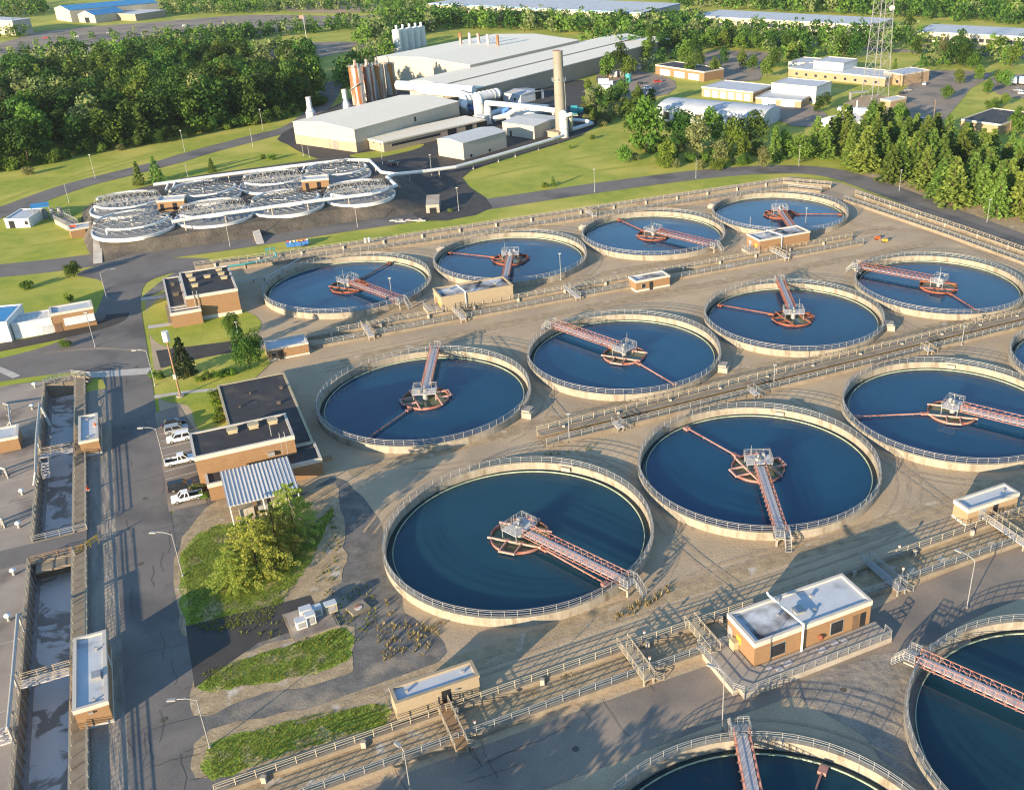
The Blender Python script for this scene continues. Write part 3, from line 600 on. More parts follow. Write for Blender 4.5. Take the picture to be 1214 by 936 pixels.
def tank(u, v, bridge, skim, label, steel='red', outlet=None, gate=None, water='water', c=None):
    p = uv(u, v)
    t = thing('clarifier_tank', label, 'clarifier tank', (p.x, p.y, 0), 0, 'round clarifier tanks')
    for k, m in (('wall', 'rimconc'), ('trough', 'trough'), ('weir', 'weir'), ('water', water), ('railing', 'galv')): part('t_' + k + m, k, TANK[k], M[m], t, R(random.choice(range(0, 360, 5))) if k in ('wall', 'weir') else 0.)
    def ang(px, z): a = at(*px, z); return math.atan2(a.y - p.y, a.x - p.x)
    a = ang(bridge, 1.9)
    b = part('bridge' + steel, 'bridge', BRIDGE, M[steel], t, a)
    part('brdeck', 'walkway', BRDECK, M['deck'], b)
    b2 = part('landing', 'landing_stair', LAND, M['galv'], b); part('support', 'support_leg', LEG, M['concpale'], b)
    d = part('plat', 'drive_platform', PLAT, M['deck'], t, a); part('platr', 'guard_rail', PLATR, M['galv'], d); part('drive', 'gear_drive', DRIVE, M['galv'], d)
    r = part('ring' + steel, 'feed_well', RING, M[steel], t, a + .35)
    part('beam' + ('pink' if steel == 'red' else steel), 'beam', BEAMS, M['pink' if steel == 'red' else steel], r); part('wellw', 'well_water', WELL, M['well'], r)
    if skim: part('skim' + steel, 'skimmer_arm', SKIM, M[steel], t, ang(skim, .5))
    if outlet: part('outlet', 'outlet_box', OUT, M['concpale'], t, ang(outlet, .8))
    if gate: part('gate', 'rim_gate', GATE, M['concpale'], t, ang(gate, 1.5))
    return t
U0, DU = 39.03, 42.74
tank(U0, 119.3, (747, 690), (716, 691), 'largest looking round tank, pale red bridge slanting to its lower rim', gate=(672, 550), water='teal_water')
tank(U0+DU, 119.3, (927, 632), (806, 503), 'round tank whose bridge drops straight to the near rim above the control house', gate=(925, 485))
tank(U0+2*DU, 119.3, (1300, 522), (1018, 494), 'round tank half beyond the picture edge with pale red bridge and thin skimmer arm', gate=(1128, 430))
tank(U0+3*DU, 119.3, (1330, 450), None, 'round tank of which only the railed edge shows at the picture border')
tank(U0, 170.8, (516, 411), (440, 517), 'round tank nearest the dark roofed offices, bridge to its far rim', outlet=(621, 487))
tank(U0+DU, 170.8, (655, 384), (803, 458), 'round tank in the middle row with long bridge reaching its upper rim and skimmer opposite', 'red', outlet=(854, 434))
tank(U0+2*DU, 170.8, (925, 333), (850, 361), 'round tank in the middle row with short looking bridge pointing away to the far rim', 'rustred', outlet=(1048, 385))
tank(U0+3*DU, 170.8, (1022, 316), (1163, 371), 'white walled round tank closest to the pine belt road', 'rustred', outlet=(1213, 345), gate=(1018, 320))
tank(U0, 239.7, (472, 355), (462, 312), 'rear round tank beside the black roofed brick building', 'rustred')
tank(U0+DU, 239.7, (600, 326), (527, 299), 'rear round tank behind the tan flat roofed pump house', 'rustred', outlet=(518, 293))
tank(U0+2*DU, 239.7, (845, 290), (735, 261), 'rear round tank with bridge and skimmer arm in one straight rust red line', 'rustred', outlet=(690, 268))
tank(U0+3*DU, 239.7, (938, 268), (995, 254), 'farthest round tank, behind the brick hut by the road bend', 'rustred', outlet=(843, 243))
tank(39.03, 50.4, (877, 860), (978, 906), 'round tank cut by the bottom edge below the control house, bridge to its far rim', water='teal_water')
tank(82.1, 51.1, (1085, 778), None, 'round tank in the bottom corner with bridge starting beside the control house porch', water='teal_water')

# ================================================================== buildings of the works
def opening(t, Rc, face, off, z, w, h, kind='window', m=None):
    cx, cy, rz, L, D = Rc
    mb = MB(); fb = MB()
    def place(mb_, w_, z0, z1, d0, d1):
        if face == 'f': mb_.box(off-w_/2, -D/2-d1, z0, off+w_/2, -D/2-d0, z1)
        elif face == 'b': mb_.box(off-w_/2, D/2+d0, z0, off+w_/2, D/2+d1, z1)
        elif face == 'r': mb_.box(L/2+d0, off-w_/2, z0, L/2+d1, off+w_/2, z1)
        else: mb_.box(-L/2-d1, off-w_/2, z0, -L/2-d0, off+w_/2, z1)
    if kind == 'window':
        place(mb, w, z, z+h, -.05, .05); o = mb.build('window', M['grey'], t)
        place(fb, w-.2, z+.1, z+h-.1, .02, .07); fb.build('pane', m or M['dark'], o)
    else:
        place(mb, w, z, z+h, -.05, .06); mb.build(kind, m or M['door'], t)
def block(name, label, cat, Rc, h, wall='brick', roof='mem', trim='trim', band=.6, openings=(), z0=0., group=None, base=None, root=None, lip=.3, over=.1):
    cx, cy, rz, L, D = Rc
    t = root or thing(name, label, cat, (cx, cy, z0), rz, group)
    off = Vector((0, 0, 0))
    MB().box(-L/2, -D/2, -.08, L/2, D/2, h-band).build('wall', M[wall], t)
    o = over; w = .32
    mb = MB().box(-L/2-o, -D/2-o, h-band, L/2+o, -D/2+w, h).box(-L/2-o, D/2-w, h-band, L/2+o, D/2+o, h).box(-L/2-o, -D/2+w, h-band, -L/2+w, D/2-w, h).box(L/2-w, -D/2+w, h-band, L/2+o, D/2-w, h)
    mb.build('parapet', M[trim], t)
    MB().box(-L/2+w, -D/2+w, h-band+.02, L/2-w, D/2-w, h-lip).build('roof', M[roof], t)
    if base: MB().box(-L/2-.05, -D/2-.05, -.08, L/2+.05, D/2+.05, base).build('plinth', M['trim'], t)
    for op in openings: opening(t, Rc, *op)
    return t
def roofbits(t, bits, m='galv'):
    for x, y, z, sx, sy, sz in bits:
        o = MB().cbox(0, 0, 0, sx, sy, sz * .75).cbox(0, 0, sz * .75, sx * 1.2, sy * 1.2, sz * .25).build('roof_vent', M[m], t); o.location = (x, y, z)
def pipes(t, bits, m='galv', r=.07):
    for pts in bits: MB().tube(pts, r, 6).build('vent_pipe', M[m], t)
def lbox(name, t, b, m): return MB().box(*b).build(name, M[m], t)
# office building: low wing, tall bar, front strip
Rl = grect(3.5, 15.9, 158.5, 189.5)
t = block('office_building', 'low tan brick office with stepped black roofs beside the parked cars', 'building', Rl, 3.3, 'brick', 'tar', 'tan', .35, lip=.12)
def inset(t, Rp, Rc):         # child offset of one block inside another (same angle)
    a = Vector((Rc[0]-Rp[0], Rc[1]-Rp[1], 0)); return (a.dot(GU), a.dot(GV))
def annex(t, Rp, Rc, h, wall, roof, trim, band, names=('wall', 'parapet', 'roof'), lip=.2):
    dx, dy = inset(t, Rp, Rc); L, D = Rc[3], Rc[4]; w = .32
    W_ = MB().box(dx-L/2, dy-D/2, -.08, dx+L/2, dy+D/2, h-band).build(names[0], M[wall], t)
    P_ = MB().box(dx-L/2-.1, dy-D/2-.1, h-band, dx+L/2+.1, dy-D/2+w, h).box(dx-L/2-.1, dy+D/2-w, h-band, dx+L/2+.1, dy+D/2+.1, h).box(dx-L/2-.1, dy-D/2+w, h-band, dx-L/2+w, dy+D/2-w, h).box(dx+L/2-w, dy-D/2+w, h-band, dx+L/2+.1, dy+D/2-w, h).build(names[1], M[trim], t)
    R_ = MB().box(dx-L/2+w, dy-D/2+w, h-band+.02, dx+L/2-w, dy+D/2-w, h-lip).build(names[2], M[roof], t)
    return dx, dy
Rt = grect(-2.9, 12.75, 155.9, 164.8)
dx, dy = annex(t, Rl, Rt, 6.6, 'brick', 'tar', 'trim', .75)
roofbits(t, [(dx-1.2, dy+1.8, 6.4, 1.5, 1.1, .75), (dx+2.2, dy+1.9, 6.4, 1.5, 1.1, .75), (dx+5.4, dy+2.0, 6.4, 1.4, 1.0, .75)], 'tan')
Rf = grect(-1.9, 16.1, 152.2, 158.45)
d2 = annex(t, Rl, Rf, 3.2, 'brick', 'tar', 'trim', .7)
roofbits(t, [(4.6, 8.5, 3.1, .5, .5, .6), (3.2, 2.2, 3.1, .6, .5, .6), (-1, 9, 3.1, .3, .3, .4), (-3.5, 4, 3.1, .3, .3, .4)], 'rail_tie')
pipes(t, [[(dx+5.6, dy-4.4, 3.2), (dx+5.6, dy-4.4, 7.6)], [(dx+6.4, dy-4.4, 3.2), (dx+6.4, dy-4.4, 7.6)], [(dx+4.5, dy-2.5, 6.4), (dx+4.5, dy-2.5, 8.4)]])
lbox('wall_unit', t, (dx+3.2, dy-5.05, 3.9, dx+4.3, dy-4.47, 4.6), 'galv')
lbox('door_hood', t, (d2[0]+9.1, d2[1]-2.4, 1.9, d2[0]+10.9, d2[1]-1.0, 2.2), 'brick')
# corrugated canopy with transformers
Rc = grect(.3, 11., 143., 153.4)
t = thing('canopy_shelter', 'white corrugated canopy on posts against the office wall', 'canopy', (Rc[0], Rc[1], 0), GA)
mb = MB(); n_ = 1
mb.add([(-5.35, -5.2, 3.5), (5.35, -5.2, 3.5), (5.35, 5.2, 4.2), (-5.35, 5.2, 4.2), (-5.35, -5.2, 3.62), (5.35, -5.2, 3.62), (5.35, 5.2, 4.32), (-5.35, 5.2, 4.32)], [(3,2,1,0), (4,5,6,7), (0,1,5,4), (1,2,6,5), (2,3,7,6), (3,0,4,7)])
mb.build('roof', M['metalw'], t)
mb = MB()
for k in range(18): mb.add([(-5.1+.6*k, -5.18, 3.63), (-5.0+.6*k, -5.18, 3.63), (-5.0+.6*k, 5.18, 4.33), (-5.1+.6*k, 5.18, 4.33), (-5.1+.6*k, -5.18, 3.70), (-5.0+.6*k, -5.18, 3.70), (-5.0+.6*k, 5.18, 4.40), (-5.1+.6*k, 5.18, 4.40)], [(4,5,6,7), (0,1,5,4), (1,2,6,5), (2,3,7,6), (3,0,4,7)])
mb.build('roof_rib', M['white'], t)['kind'] = 'stuff'
for x in (-5.1, -.2, 5.1):
    for y in (-5., 4.9): MB().box(x-.09, y-.09, -.05, x+.09, y+.09, 3.55 if y < 0 else 4.2).build('post', M['white'], t)
for i, (u, v, lu, lv, h, lb) in enumerate(((2.8, 145., 2.2, 1.8, 1.9, 'pale grey switch cabinet at the roadside end under the canopy'), (5.3, 145.1, 1.5, 1.6, 1.6, 'dark grey transformer cabinet under the canopy middle'), (8., 145.3, 2.6, 1.8, 2., 'pale grey transformer cabinet beside the big yellow green tree'))):
    p = uv(u, v); c = thing('transformer_cabinet', lb, 'cabinet', (p.x, p.y, 0), GA, 'cabinets under the canopy')
    MB().cbox(0, 0, .12, lu, lv, h-.12).build('cabinet', M['grey' if i == 1 else 'concpale'], c); MB().cbox(0, 0, -.05, lu+.4, lv+.4, .17).build('plinth', M['concpale'], c)
    MB().box(-.05, -lv/2-.03, .3, .05, -lv/2+.01, h-.2).build('door_seam', M['grey'], c)
# brick building with seven roof vents
Rb = grect(1.9, 13.05, 234.7, 252.8)
t = block('process_building', 'tan brick building with stepped black roof and seven roof vents', 'building', Rb, 6.3, 'brick', 'tar', 'trim', .7, base=1.0)
Ra = grect(-2.0, 2.6, 233.3, 258.2)
dx, dy = inset(t, Rb, Ra); d3 = annex(t, Rb, grect(-2.0, 1.75, 236.5, 258.2), 3.7, 'brick', 'tar', 'trim', .45)
annex(t, Rb, grect(-2.0, 4.4, 232.6, 234.6), 3.7, 'brick', 'tar', 'trim', .7)
annex(t, Rb, grect(-2.0, 1.75, 234.7, 236.4), 3.7, 'brick', 'tar', 'trim', .45)
roofbits(t, [(-3.6, 5.4, 6.1, 1.3, .9, .7), (-3.2, 1.9, 6.1, 1.3, .9, .7), (-3., -2.6, 6.1, 1.3, .9, .7), (.2, 2.6, 6.1, 1.3, .9, .6), (3.2, 6.6, 6.1, 1.3, .9, .6), (3.4, 3.2, 6.1, 1.3, .9, .6), (3.7, -.2, 6.1, 1.3, .9, .6)], 'tan')
roofbits(t, [(-7.4, 1., 3.5, 1.2, .9, .7), (-7.6, 8.5, 3.5, .7, .7, .7)], 'rail_tie')
pipes(t, [[(-3.9, -9.3, 3.6), (-3.9, -9.3, 7.4)], [(-3.1, -9.3, 3.6), (-3.1, -9.3, 7.4)]])
lbox('porch', t, (-10.3, -9., -.05, -9.5, 4., .5), 'conc'); lbox('door', t, (-4.9, -9.4, 0, -4.1, -9.06, 2.1), 'grey')
lbox('wall_box', t, (5.63, -6.5, 1.5, 6.1, -5.2, 3.1), 'grey'); lbox('wall_box', t, (5.63, -4, 1.9, 6.0, -2.8, 3.3), 'grey')
# pump houses and huts
t = block('pump_house', 'long tan flat roofed pump house with weathered dark roof between two rear tanks', 'pump house', grect(55., 72.6, 212.8, 219.5), 3.9, 'block', 'memstain', 'block', .4, (('l', -1.6, 0, 1.3, 2.2, 'door', M['yellow']), ('l', 1.2, 0, 1.6, 2.3, 'door', M['brick'])))
roofbits(t, [(-5.5, 1.2, 3.7, .4, .4, .4), (5.4, -.6, 3.7, .5, .5, .5)])
pipes(t, [[(-3.0, -3.5, 0), (-3.0, -3.5, 4.3), (-4.3, -1., 5.4)]], 'white', .16)
lbox('loading_step', t, (-12.2, -3.8, -.05, -8.85, 1., .9), 'concpale'); MB().rail([(-12.1, 1., .9), (-12.1, -3.7, .9), (-8.9, -3.7, .9)], 1.1, 1.5, .05).build('railing', M['galv'], t)
t = block('brick_hut', 'little brick hut with pale trim and dark doorway beside the pump house channel', 'hut', grect(100.8, 110.1, 203.2, 207.2), 2.9, 'brick', 'memstain', 'trim', .5, (('f', -2.6, .7, 1.1, 1.3, 'window'), ('f', -.5, 0, 1., 2.1, 'door', M['dark'])), base=.5)
t = block('brick_hut', 'brick hut with yellow sign and weathered roof before the farthest tank', 'hut', grect(143.3, 159.7, 213.9, 220.2), 3.6, 'brick', 'memstain', 'trim', .45, (('l', -1.5, .9, .9, 1.2, 'sign', M['yellow']), ('l', 1.4, 0, 1.3, 2.2, 'door', M['grey'])))
pipes(t, [[(-1.2, -3.4, 0), (-1.2, -3.4, 4.0), (-3.6, .6, 4.6)]], 'white', .16); roofbits(t, [(1, .6, 3.3, .5, .5, .4), (-4, 1, 3.3, .5, .5, .4)])
lbox('loading_step', t, (-11.5, -3.6, -.05, -8.25, .5, .8), 'concpale'); MB().rail([(-11.4, .5, .8), (-11.4, -3.5, .8), (-8.3, -3.5, .8)], 1.1, 1.5, .05).build('railing', M['galv'], t)
t = block('brick_hut', 'brick hut with white blue roof next to the round leafy tree', 'hut', grect(14.7, 23., 203.8, 208.6), 2.75, 'brick', 'mem', 'trim', .45, (('f', -1.6, 0, 1.0, 2.0, 'door', M['dark']), ('f', -3., .8, 1., 1., 'window')), base=.4)
t = block('block_hut', 'tan block hut with pale roof and open doorway by the brown plank footbridge', 'hut', grect(12.9, 23.05, 90.5, 93.4), 3.3, 'block', 'mem', 'block', .35, (('f', .9, .55, 1.1, 2.15, 'doorway', M['dark']),))
roofbits(t, [(-3.4, .1, 3.0, .3, .3, .35), (3.6, .2, 3.0, .3, .3, .35)]); lbox('wall_lamp', t, (2.0, -1.7, 2.2, 2.4, -1.46, 2.4), 'grey')
t = block('brick_hut', 'small pale brick hut with white blue roof above the lower channel', 'hut', grect(101., 111.3, 90.5, 93.6), 3.2, 'brickpale', 'mem', 'trim', .7, (('f', -2.1, .5, 1.5, 1.9, 'door', M['grey']), ('f', .5, .5, 1.0, 1.9, 'doorway', M['dark'])), base=.5)
roofbits(t, [(3.6, .1, 2.9, .3, .3, .35)])
# control house on its porch
Rc = grect(54.9, 72.95, 78.7, 85.1)
t = thing('control_house', 'brick control house with stained blue white roof on a railed concrete porch', 'building', (Rc[0], Rc[1], .9), GA)
block('x', None, None, Rc, 3.75, 'brick', 'mem', 'trim', .75, (('f', -5.5, .35, 2.3, 2., 'window'), ('f', 3.6, .35, 2.1, 2.1, 'window'), ('f', 6.6, 0, 1.0, 2.2, 'door'), ('f', 7.8, 0, .9, 2.2, 'door', M['dark']), ('l', .4, 1.0, 1.0, 1.1, 'sign', M['yellow']), ('l', 2.5, 0, 1., 2.1, 'door', M['grey'])), root=t)
MB().box(-8.1, -2.6, 3.452, -1.7, 2.5, 3.458).build('roof_stain', M['memstain'], t)
roofbits(t, [(-.6, -.4, 3.45, 1.3, 1.1, .5), (2.6, 1.3, 3.45, .35, .35, .4), (1.4, -1.2, 3.45, .3, .3, .35), (-3.4, .1, 3.45, .25, .25, .3), (-2, 2.6, 3.45, .6, .4, .5)])
pipes(t, [[(-2.05, -3.55, -.4), (-2.05, -3.55, 4.3), (-3.05, 2.9, 4.7), (-3.05, 3.3, 4.9)]], 'white', .17)
lbox('utility_box', t, (-9.9, .2, .0, -9.13, 1.3, 1.4), 'tan')
MB().ball((1.0, -3.4, .9), .42, 10, 0, 1.).build('life_ring', M['rustred'], t)
p_ = MB().box(-13.5, -5.6, -.98, -9.13, 3.4, -.02).box(-9.13, -6.8, -.98, 9.9, -3.3, -.02).box(-12.6, -6.8, -.98, -9.13, -5.6, -.02).build('porch', M['concpale'], t)
MB().rail([(-13.4, 3.3, 0), (-13.4, -5.5, 0), (-12.5, -6.7, 0), (9.8, -6.7, 0), (9.8, -5.4, 0)], 1.1, 1.7, .05).build('railing', M['galv'], p_)
for x, y, w in ((-6.4, -5., .9), (-4.9, -4.6, 1.3), (-7.4, -4.3, .7), (.4, -4.6, 1.2), (2.6, -4.2, 1.), (4, -4.4, .9)): MB().cbox(x, y, -.02, w, .8, .05).build('hatch', M['deck'], p_)
# huts by the aeration basins
t = block('brick_hut', 'tall brick hut with blue white roof on the basin walkway at the near end', 'hut', grect(-20.9, -17.3, 106.4, 120.4), 3.4, 'brick', 'mem', 'trim', .6, (('r', 3, .4, 1., 2.0, 'door', M['trim']),), base=.45)
roofbits(t, [(.7, 3.6, 3.1, .25, .25, .5), (.4, -6, 3.1, .25, .25, .4)]); lbox('roof_hatch', t, (.2, -2.4, 3.1, 1.2, -1., 3.6), 'galv')
lbox('wall_lamp', t, (-.4, -7.25, 2.3, .1, -7.02, 2.55), 'galv')
t = block('brick_hut', 'small brick hut with blue white roof by the long foaming basin', 'hut', grect(-20.5, -17.5, 177.5, 188.1), 3.2, 'brick', 'mem', 'trim', .5, (('r', 1, .4, 1., 1.9, 'door', M['trim']),), base=.5)
roofbits(t, [(-.2, 3.6, 2.9, .4, .4, .3), (-.1, -3.6, 2.9, .4, .4, .3)])
t = block('brick_hut', 'brick hut with white roof among pipes on the basin deck', 'hut', grect(-38.5, -30.3, 185.4, 190.3), 2.75, 'brick', 'mem', 'trim', .55, z0=.34)
# sheds to the left
def pxblock(name, label, cat, A, B, C, base, wall, roof, trim, band=.4, op=(), zb=0., hmin=2., group=None, which='B', **k):
    z = max(hmin, roof_z(B if which == 'B' else A, base, zb)); Rc = rect(A, B, C, z)
    return block(name, label, cat, Rc, z - zb, wall, roof, trim, band, op, zb, group, **k), Rc, z
t, Rc, z = pxblock('brick_shed', 'brown brick shed with blue white roof and white awning beside the road', 'shed', (59.5, 372), (109.5, 363), (108.5, 355), (110, 385), 'brick', 'mem', 'trim', .6, (('f', -3.4, 0, 1.4, 2.1, 'door', M['door']),))
L, D = Rc[3], Rc[4]
MB().add([(L/2-6.3, -D/2-2.4, 2.0), (L/2-.1, -D/2-2.4, 2.0), (L/2-.1, -D/2-.05, 2.9), (L/2-6.3, -D/2-.05, 2.9), (L/2-6.3, -D/2-2.4, 2.1), (L/2-.1, -D/2-2.4, 2.1), (L/2-.1, -D/2-.05, 3.), (L/2-6.3, -D/2-.05, 3.)], [(3,2,1,0), (4,5,6,7), (0,1,5,4), (1,2,6,5), (2,3,7,6), (3,0,4,7)]).build('awning', M['white'], t)
t, Rc, z = pxblock('trailer_office', 'long white trailer office with ribbed grey roof next to the brown shed', 'trailer', (13, 384), (60, 376), (58.5, 366.5), (62, 394), 'white', 'metalgrey', 'white', .2, (('f', 3, .3, 2.6, 1.5, 'window', M['mem']),))
t, Rc, z = pxblock('open_shelter', 'blue roofed shelter cut by the picture edge beside the trailer office', 'shelter', (-28, 384), (7, 381), (13, 361), (10, 405), 'white', 'bluroof', 'white', .25)
t, Rc, z = pxblock('white_shed', 'white shed with pale roof on the lawn near the access road', 'shed', (4.5, 259.5), (33, 258.5), (35, 247), (34.5, 269.5), 'white', 'mem', 'white', .25, (('f', -1.6, 0, 1.6, 2.2, 'door', M['dark']), ('f', 2.6, .8, 1., 1.2, 'window')))
Rc = rect((36, 247), (58, 244), (57, 239), 4.2); t = thing('open_shelter', 'open blue roofed frame of steel tanks behind the white shed', 'shelter', (Rc[0], Rc[1], 0), Rc[2]); L, D = Rc[3], max(4., Rc[4])
MB().box(-L/2, -D/2, 4.0, L/2, D/2, 4.2).build('roof', M['bluroof'], t)
for x in (-L/2+.2, 0, L/2-.2):
    for y in (-D/2+.2, D/2-.2): MB().box(x-.12, y-.12, -.05, x+.12, y+.12, 4.).build('post', M['galv'], t)
for k in range(4): MB().cyl((-L/2+1.3+2.*k, 0, -.05), (-L/2+1.3+2.*k, 0, 2.6), .8, n=12).build('steel_tank', M['grey'], t)
MB().rail([(L/2+.2, -D/2, 0), (L/2+5, -D/2, 0), (L/2+5, D/2, 0)], 2.2, 1.6, .06).build('railing', M['grey'], t)
t, Rc, z = pxblock('brick_shed', 'brown brick shed with red item on its roof beside the filter mound steps', 'shed', (82.5, 272), (110, 267.5), (108, 262), (111, 278.5), 'brick', 'mem', 'trim', .55, (('f', 1.4, 0, 1.1, 2.2, 'door', M['dark']),))
MB().box(-Rc[3]/2+.5, .2, z-.3, -Rc[3]/2+2., 1., z+.15).build('roof_item', M['orange'], t)
Rc = rect((78, 265), (92, 262), (88, 252), 2.2); t = thing('loading_platform', 'raised concrete platform with pale railings behind the brown shed', 'platform', (Rc[0], Rc[1], 0), Rc[2]); L, D = Rc[3], Rc[4]
MB().box(-L/2, -D/2, -.05, L/2, D/2, 1.6).build('platform', M['concpale'], t); MB().rail([(-L/2, -D/2, 1.6), (-L/2, D/2, 1.6), (L/2, D/2, 1.6), (L/2, -D/2, 1.6)], 1.2, 1.5, .07).build('railing', M['galv'], t)
# vault at the foot of the mound
Rc = rect((497, 241), (525, 246), (519, 235), 2.6)
P = at(513, 251); t = thing('concrete_vault', 'slanted concrete vault with dark opening at the foot of the filter mound', 'vault', (P.x, P.y, 0), R(8))
MB().add([(-1.8, -1.5, -.05), (2.2, -1.5, -.05), (2.2, 6, -.05), (-1.8, 6, -.05), (-1.8, -1.5, 2.6), (2.2, -1.5, 2.6), (2.2, 7, 3.4), (-1.8, 7, 3.4)], [(4,5,6,7), (0,1,5,4), (1,2,6,5), (2,3,7,6), (3,0,4,7)]).build('wall', M['concpale'], t)
MB().box(-.8, -1.56, 0, 1.3, -1.48, 1.7).build('doorway', M['dark'], t)
for px, hh, lb in (((188, 252), 3.4, 'brown brick kiosk between the trickling filters nearer the brown shed'), ((359, 227), 3.4, 'brown brick kiosk between the trickling filters nearer the tan factory')):
    Rc = rect(px, (px[0]+32, px[1]-2.5), (px[0]+30, px[1]-9), MZ)
    block('brick_kiosk', lb, 'kiosk', (Rc[0], Rc[1], Rc[2], Rc[3], 5.), hh, 'brick', 'mem', 'trim', .6, (('f', -2.6, .1, 1., 2.2, 'door', M['dark']), ('f', 1., .1, 1.2, 2.3, 'doorway', M['dark'])), MZ)
# ================================================================== trickling filters
FR = 10.9
def filt_parts():
    P = {}
    P['wall'] = MB().lathe([(FR, -.3), (FR, .5), (FR+.1, .52), (FR+.1, .75), (FR-.35, .75), (FR-.5, -.3)], 64, closed=False)
    P['deck'] = MB().disc(FR-.3, .6, 64)
    a = MB()
    for y in (-5.4, -4.2, 4.2, 5.4):
        L = math.sqrt(FR**2 - y*y) - .6; n = int(L*2/1.9); d = 2*L/n
        a.bar((-L, y, 1.7), (L, y, 1.7), .12).bar((-L+1, y, 3.6), (L-1, y, 3.6), .12)
        for i in range(n): a.bar((-L+d*i, y, 1.7), (-L+d*(i+.5), y, 3.6), .08); a.bar((-L+d*(i+.5), y, 3.6), (-L+d*(i+1), y, 1.7), .08)
    for x in range(-9, 10, 3):
        for s in (-1, 1): a.bar((x, s*4.2, 3.6), (x, s*5.4, 3.6), .07)
    for x in range(-10, 11, 2):
        L = math.sqrt(FR**2 - x*x) - .4; a.bar((x, -L, 1.75), (x, L, 1.75), .09)
    P['truss'] = a
    b = MB(); pts = [Vector((9.6*math.cos(R(k)), 9.6*math.sin(R(k)), 2.9)) for k in range(200, 341, 20)]; b.tube(pts, .33, 8); b.tube([pts[0], pts[0]+Vector((0, 0, -1.5))], .3, 8)
    P['feed_pipe'] = b; b = MB(); pts = [Vector((9.6*math.cos(R(k)), 9.6*math.sin(R(k)), 2.9)) for k in range(35, 150, 19)]; b.tube(pts, .33, 8); P['feed_pipe2'] = b
    c = MB()
    for k in range(4):
        an = R(90*k+20); c.bar((0, 0, 2.2), (FR*.9*math.cos(an), FR*.9*math.sin(an), 1.8), .12)
    c.cyl((0, 0, 1.2), (0, 0, 3.0), .5, .4, 10); P['distributor'] = c
    return P
FP = filt_parts()
filters = [((153, 243), 0., 'farthest left of the white trussed trickling filters in the back row'), ((242, 229), .5, 'white trussed trickling filter in the back row beside the lone conifers'), ((325, 216), 0., 'white trussed trickling filter in the back row near the grassy island'), ((400, 205), .5, 'white trussed trickling filter in the back row nearest the tan factory'),
           ((158, 267), .45, 'white trussed trickling filter at the corner by the brown shed'), ((254, 253), 0., 'white trussed trickling filter in the front row beside the concrete path'), ((340, 241), .5, 'white trussed trickling filter in the front row before the brick kiosk'), ((426, 229), 0., 'white trussed trickling filter at the front end by the factory road')]
for (x, y), rz, lb in filters:
    p = at(x, y, MZ + 1.2)
    t = thing('trickling_filter', lb, 'trickling filter', (p.x, p.y, MZ), GA + rz, 'round trickling filters on the mound')
    for k, m in (('wall', 'white'), ('deck', 'grey'), ('truss', 'galv'), ('feed_pipe', 'white'), ('feed_pipe2', 'white'), ('distributor', 'galv')): part('f_' + k, k.rstrip('2'), FP[k], M[m], t)
def pipe_run(label, pts, r, sup=9., m='white', name='pipe_line'):
    w = [at(x, y, z) for x, y, z in pts]; t = thing(name, label, 'pipe', (w[0].x, w[0].y, 0)); o = Vector((w[0].x, w[0].y, 0))
    MB().tube([p - o for p in w], r, 10).build('pipe', M[m], t)
    mb = None
    if sup:
        for a, b in zip(w, w[1:]):
            L = (b-a).length; k = max(1, int(L / sup))
            for i in range(k):
                p = a.lerp(b, (i+.5)/k) - o
                MB().box(p.x-.15, p.y-.15, -.1, p.x+.15, p.y+.15, p.z-r*.6).box(p.x-.35, p.y-.35, -.1, p.x+.35, p.y+.35, .25).build('support', M['concpale'], t)
    return t
pipe_run('long white pipe along the back of the trickling filters', [(182, 219, 6.2), (250, 209.5, 6.2), (330, 199, 6.2), (412, 189.5, 6.2), (438, 190, 6.2), (452, 204, 5.2), (470, 206.5, 4.8)], .55)
pipe_run('white pipe on short posts from the filters uphill to the scrubber by the chimney', [(470, 206.5, 4.8), (500, 203.5, 3.2), (540, 198, 2.6), (580, 187, 2.4), (620, 175.5, 2.4), (655, 165, 2.4), (668, 160.5, 2.4)], .62)
pipe_run('white header pipe along the front of the trickling filters', [(204, 263, 6.4), (232, 258, 6.4), (300, 248.5, 6.4), (385, 236.5, 6.4), (440, 230, 6.2), (470, 220, 5.2), (459, 210, 5.), (470, 206.5, 4.8)], .55)
for x, y, x2, y2 in ((196, 226, 200, 216.5), (204, 225, 208, 215.5), (358, 204, 361, 197), (366, 203.5, 369, 196)):
    a, b = at(x, y, 4.6), at(x2, y2, 6.2); t = thing('branch_pipe', 'short white branch pipe rising to the back pipe of the filters', 'pipe', (a.x, a.y, 0), 0, 'branch pipes of the filters'); o = Vector((a.x, a.y, 0))
    MB().tube([a-o, b-o], .3, 8).build('pipe', M['white'], t)

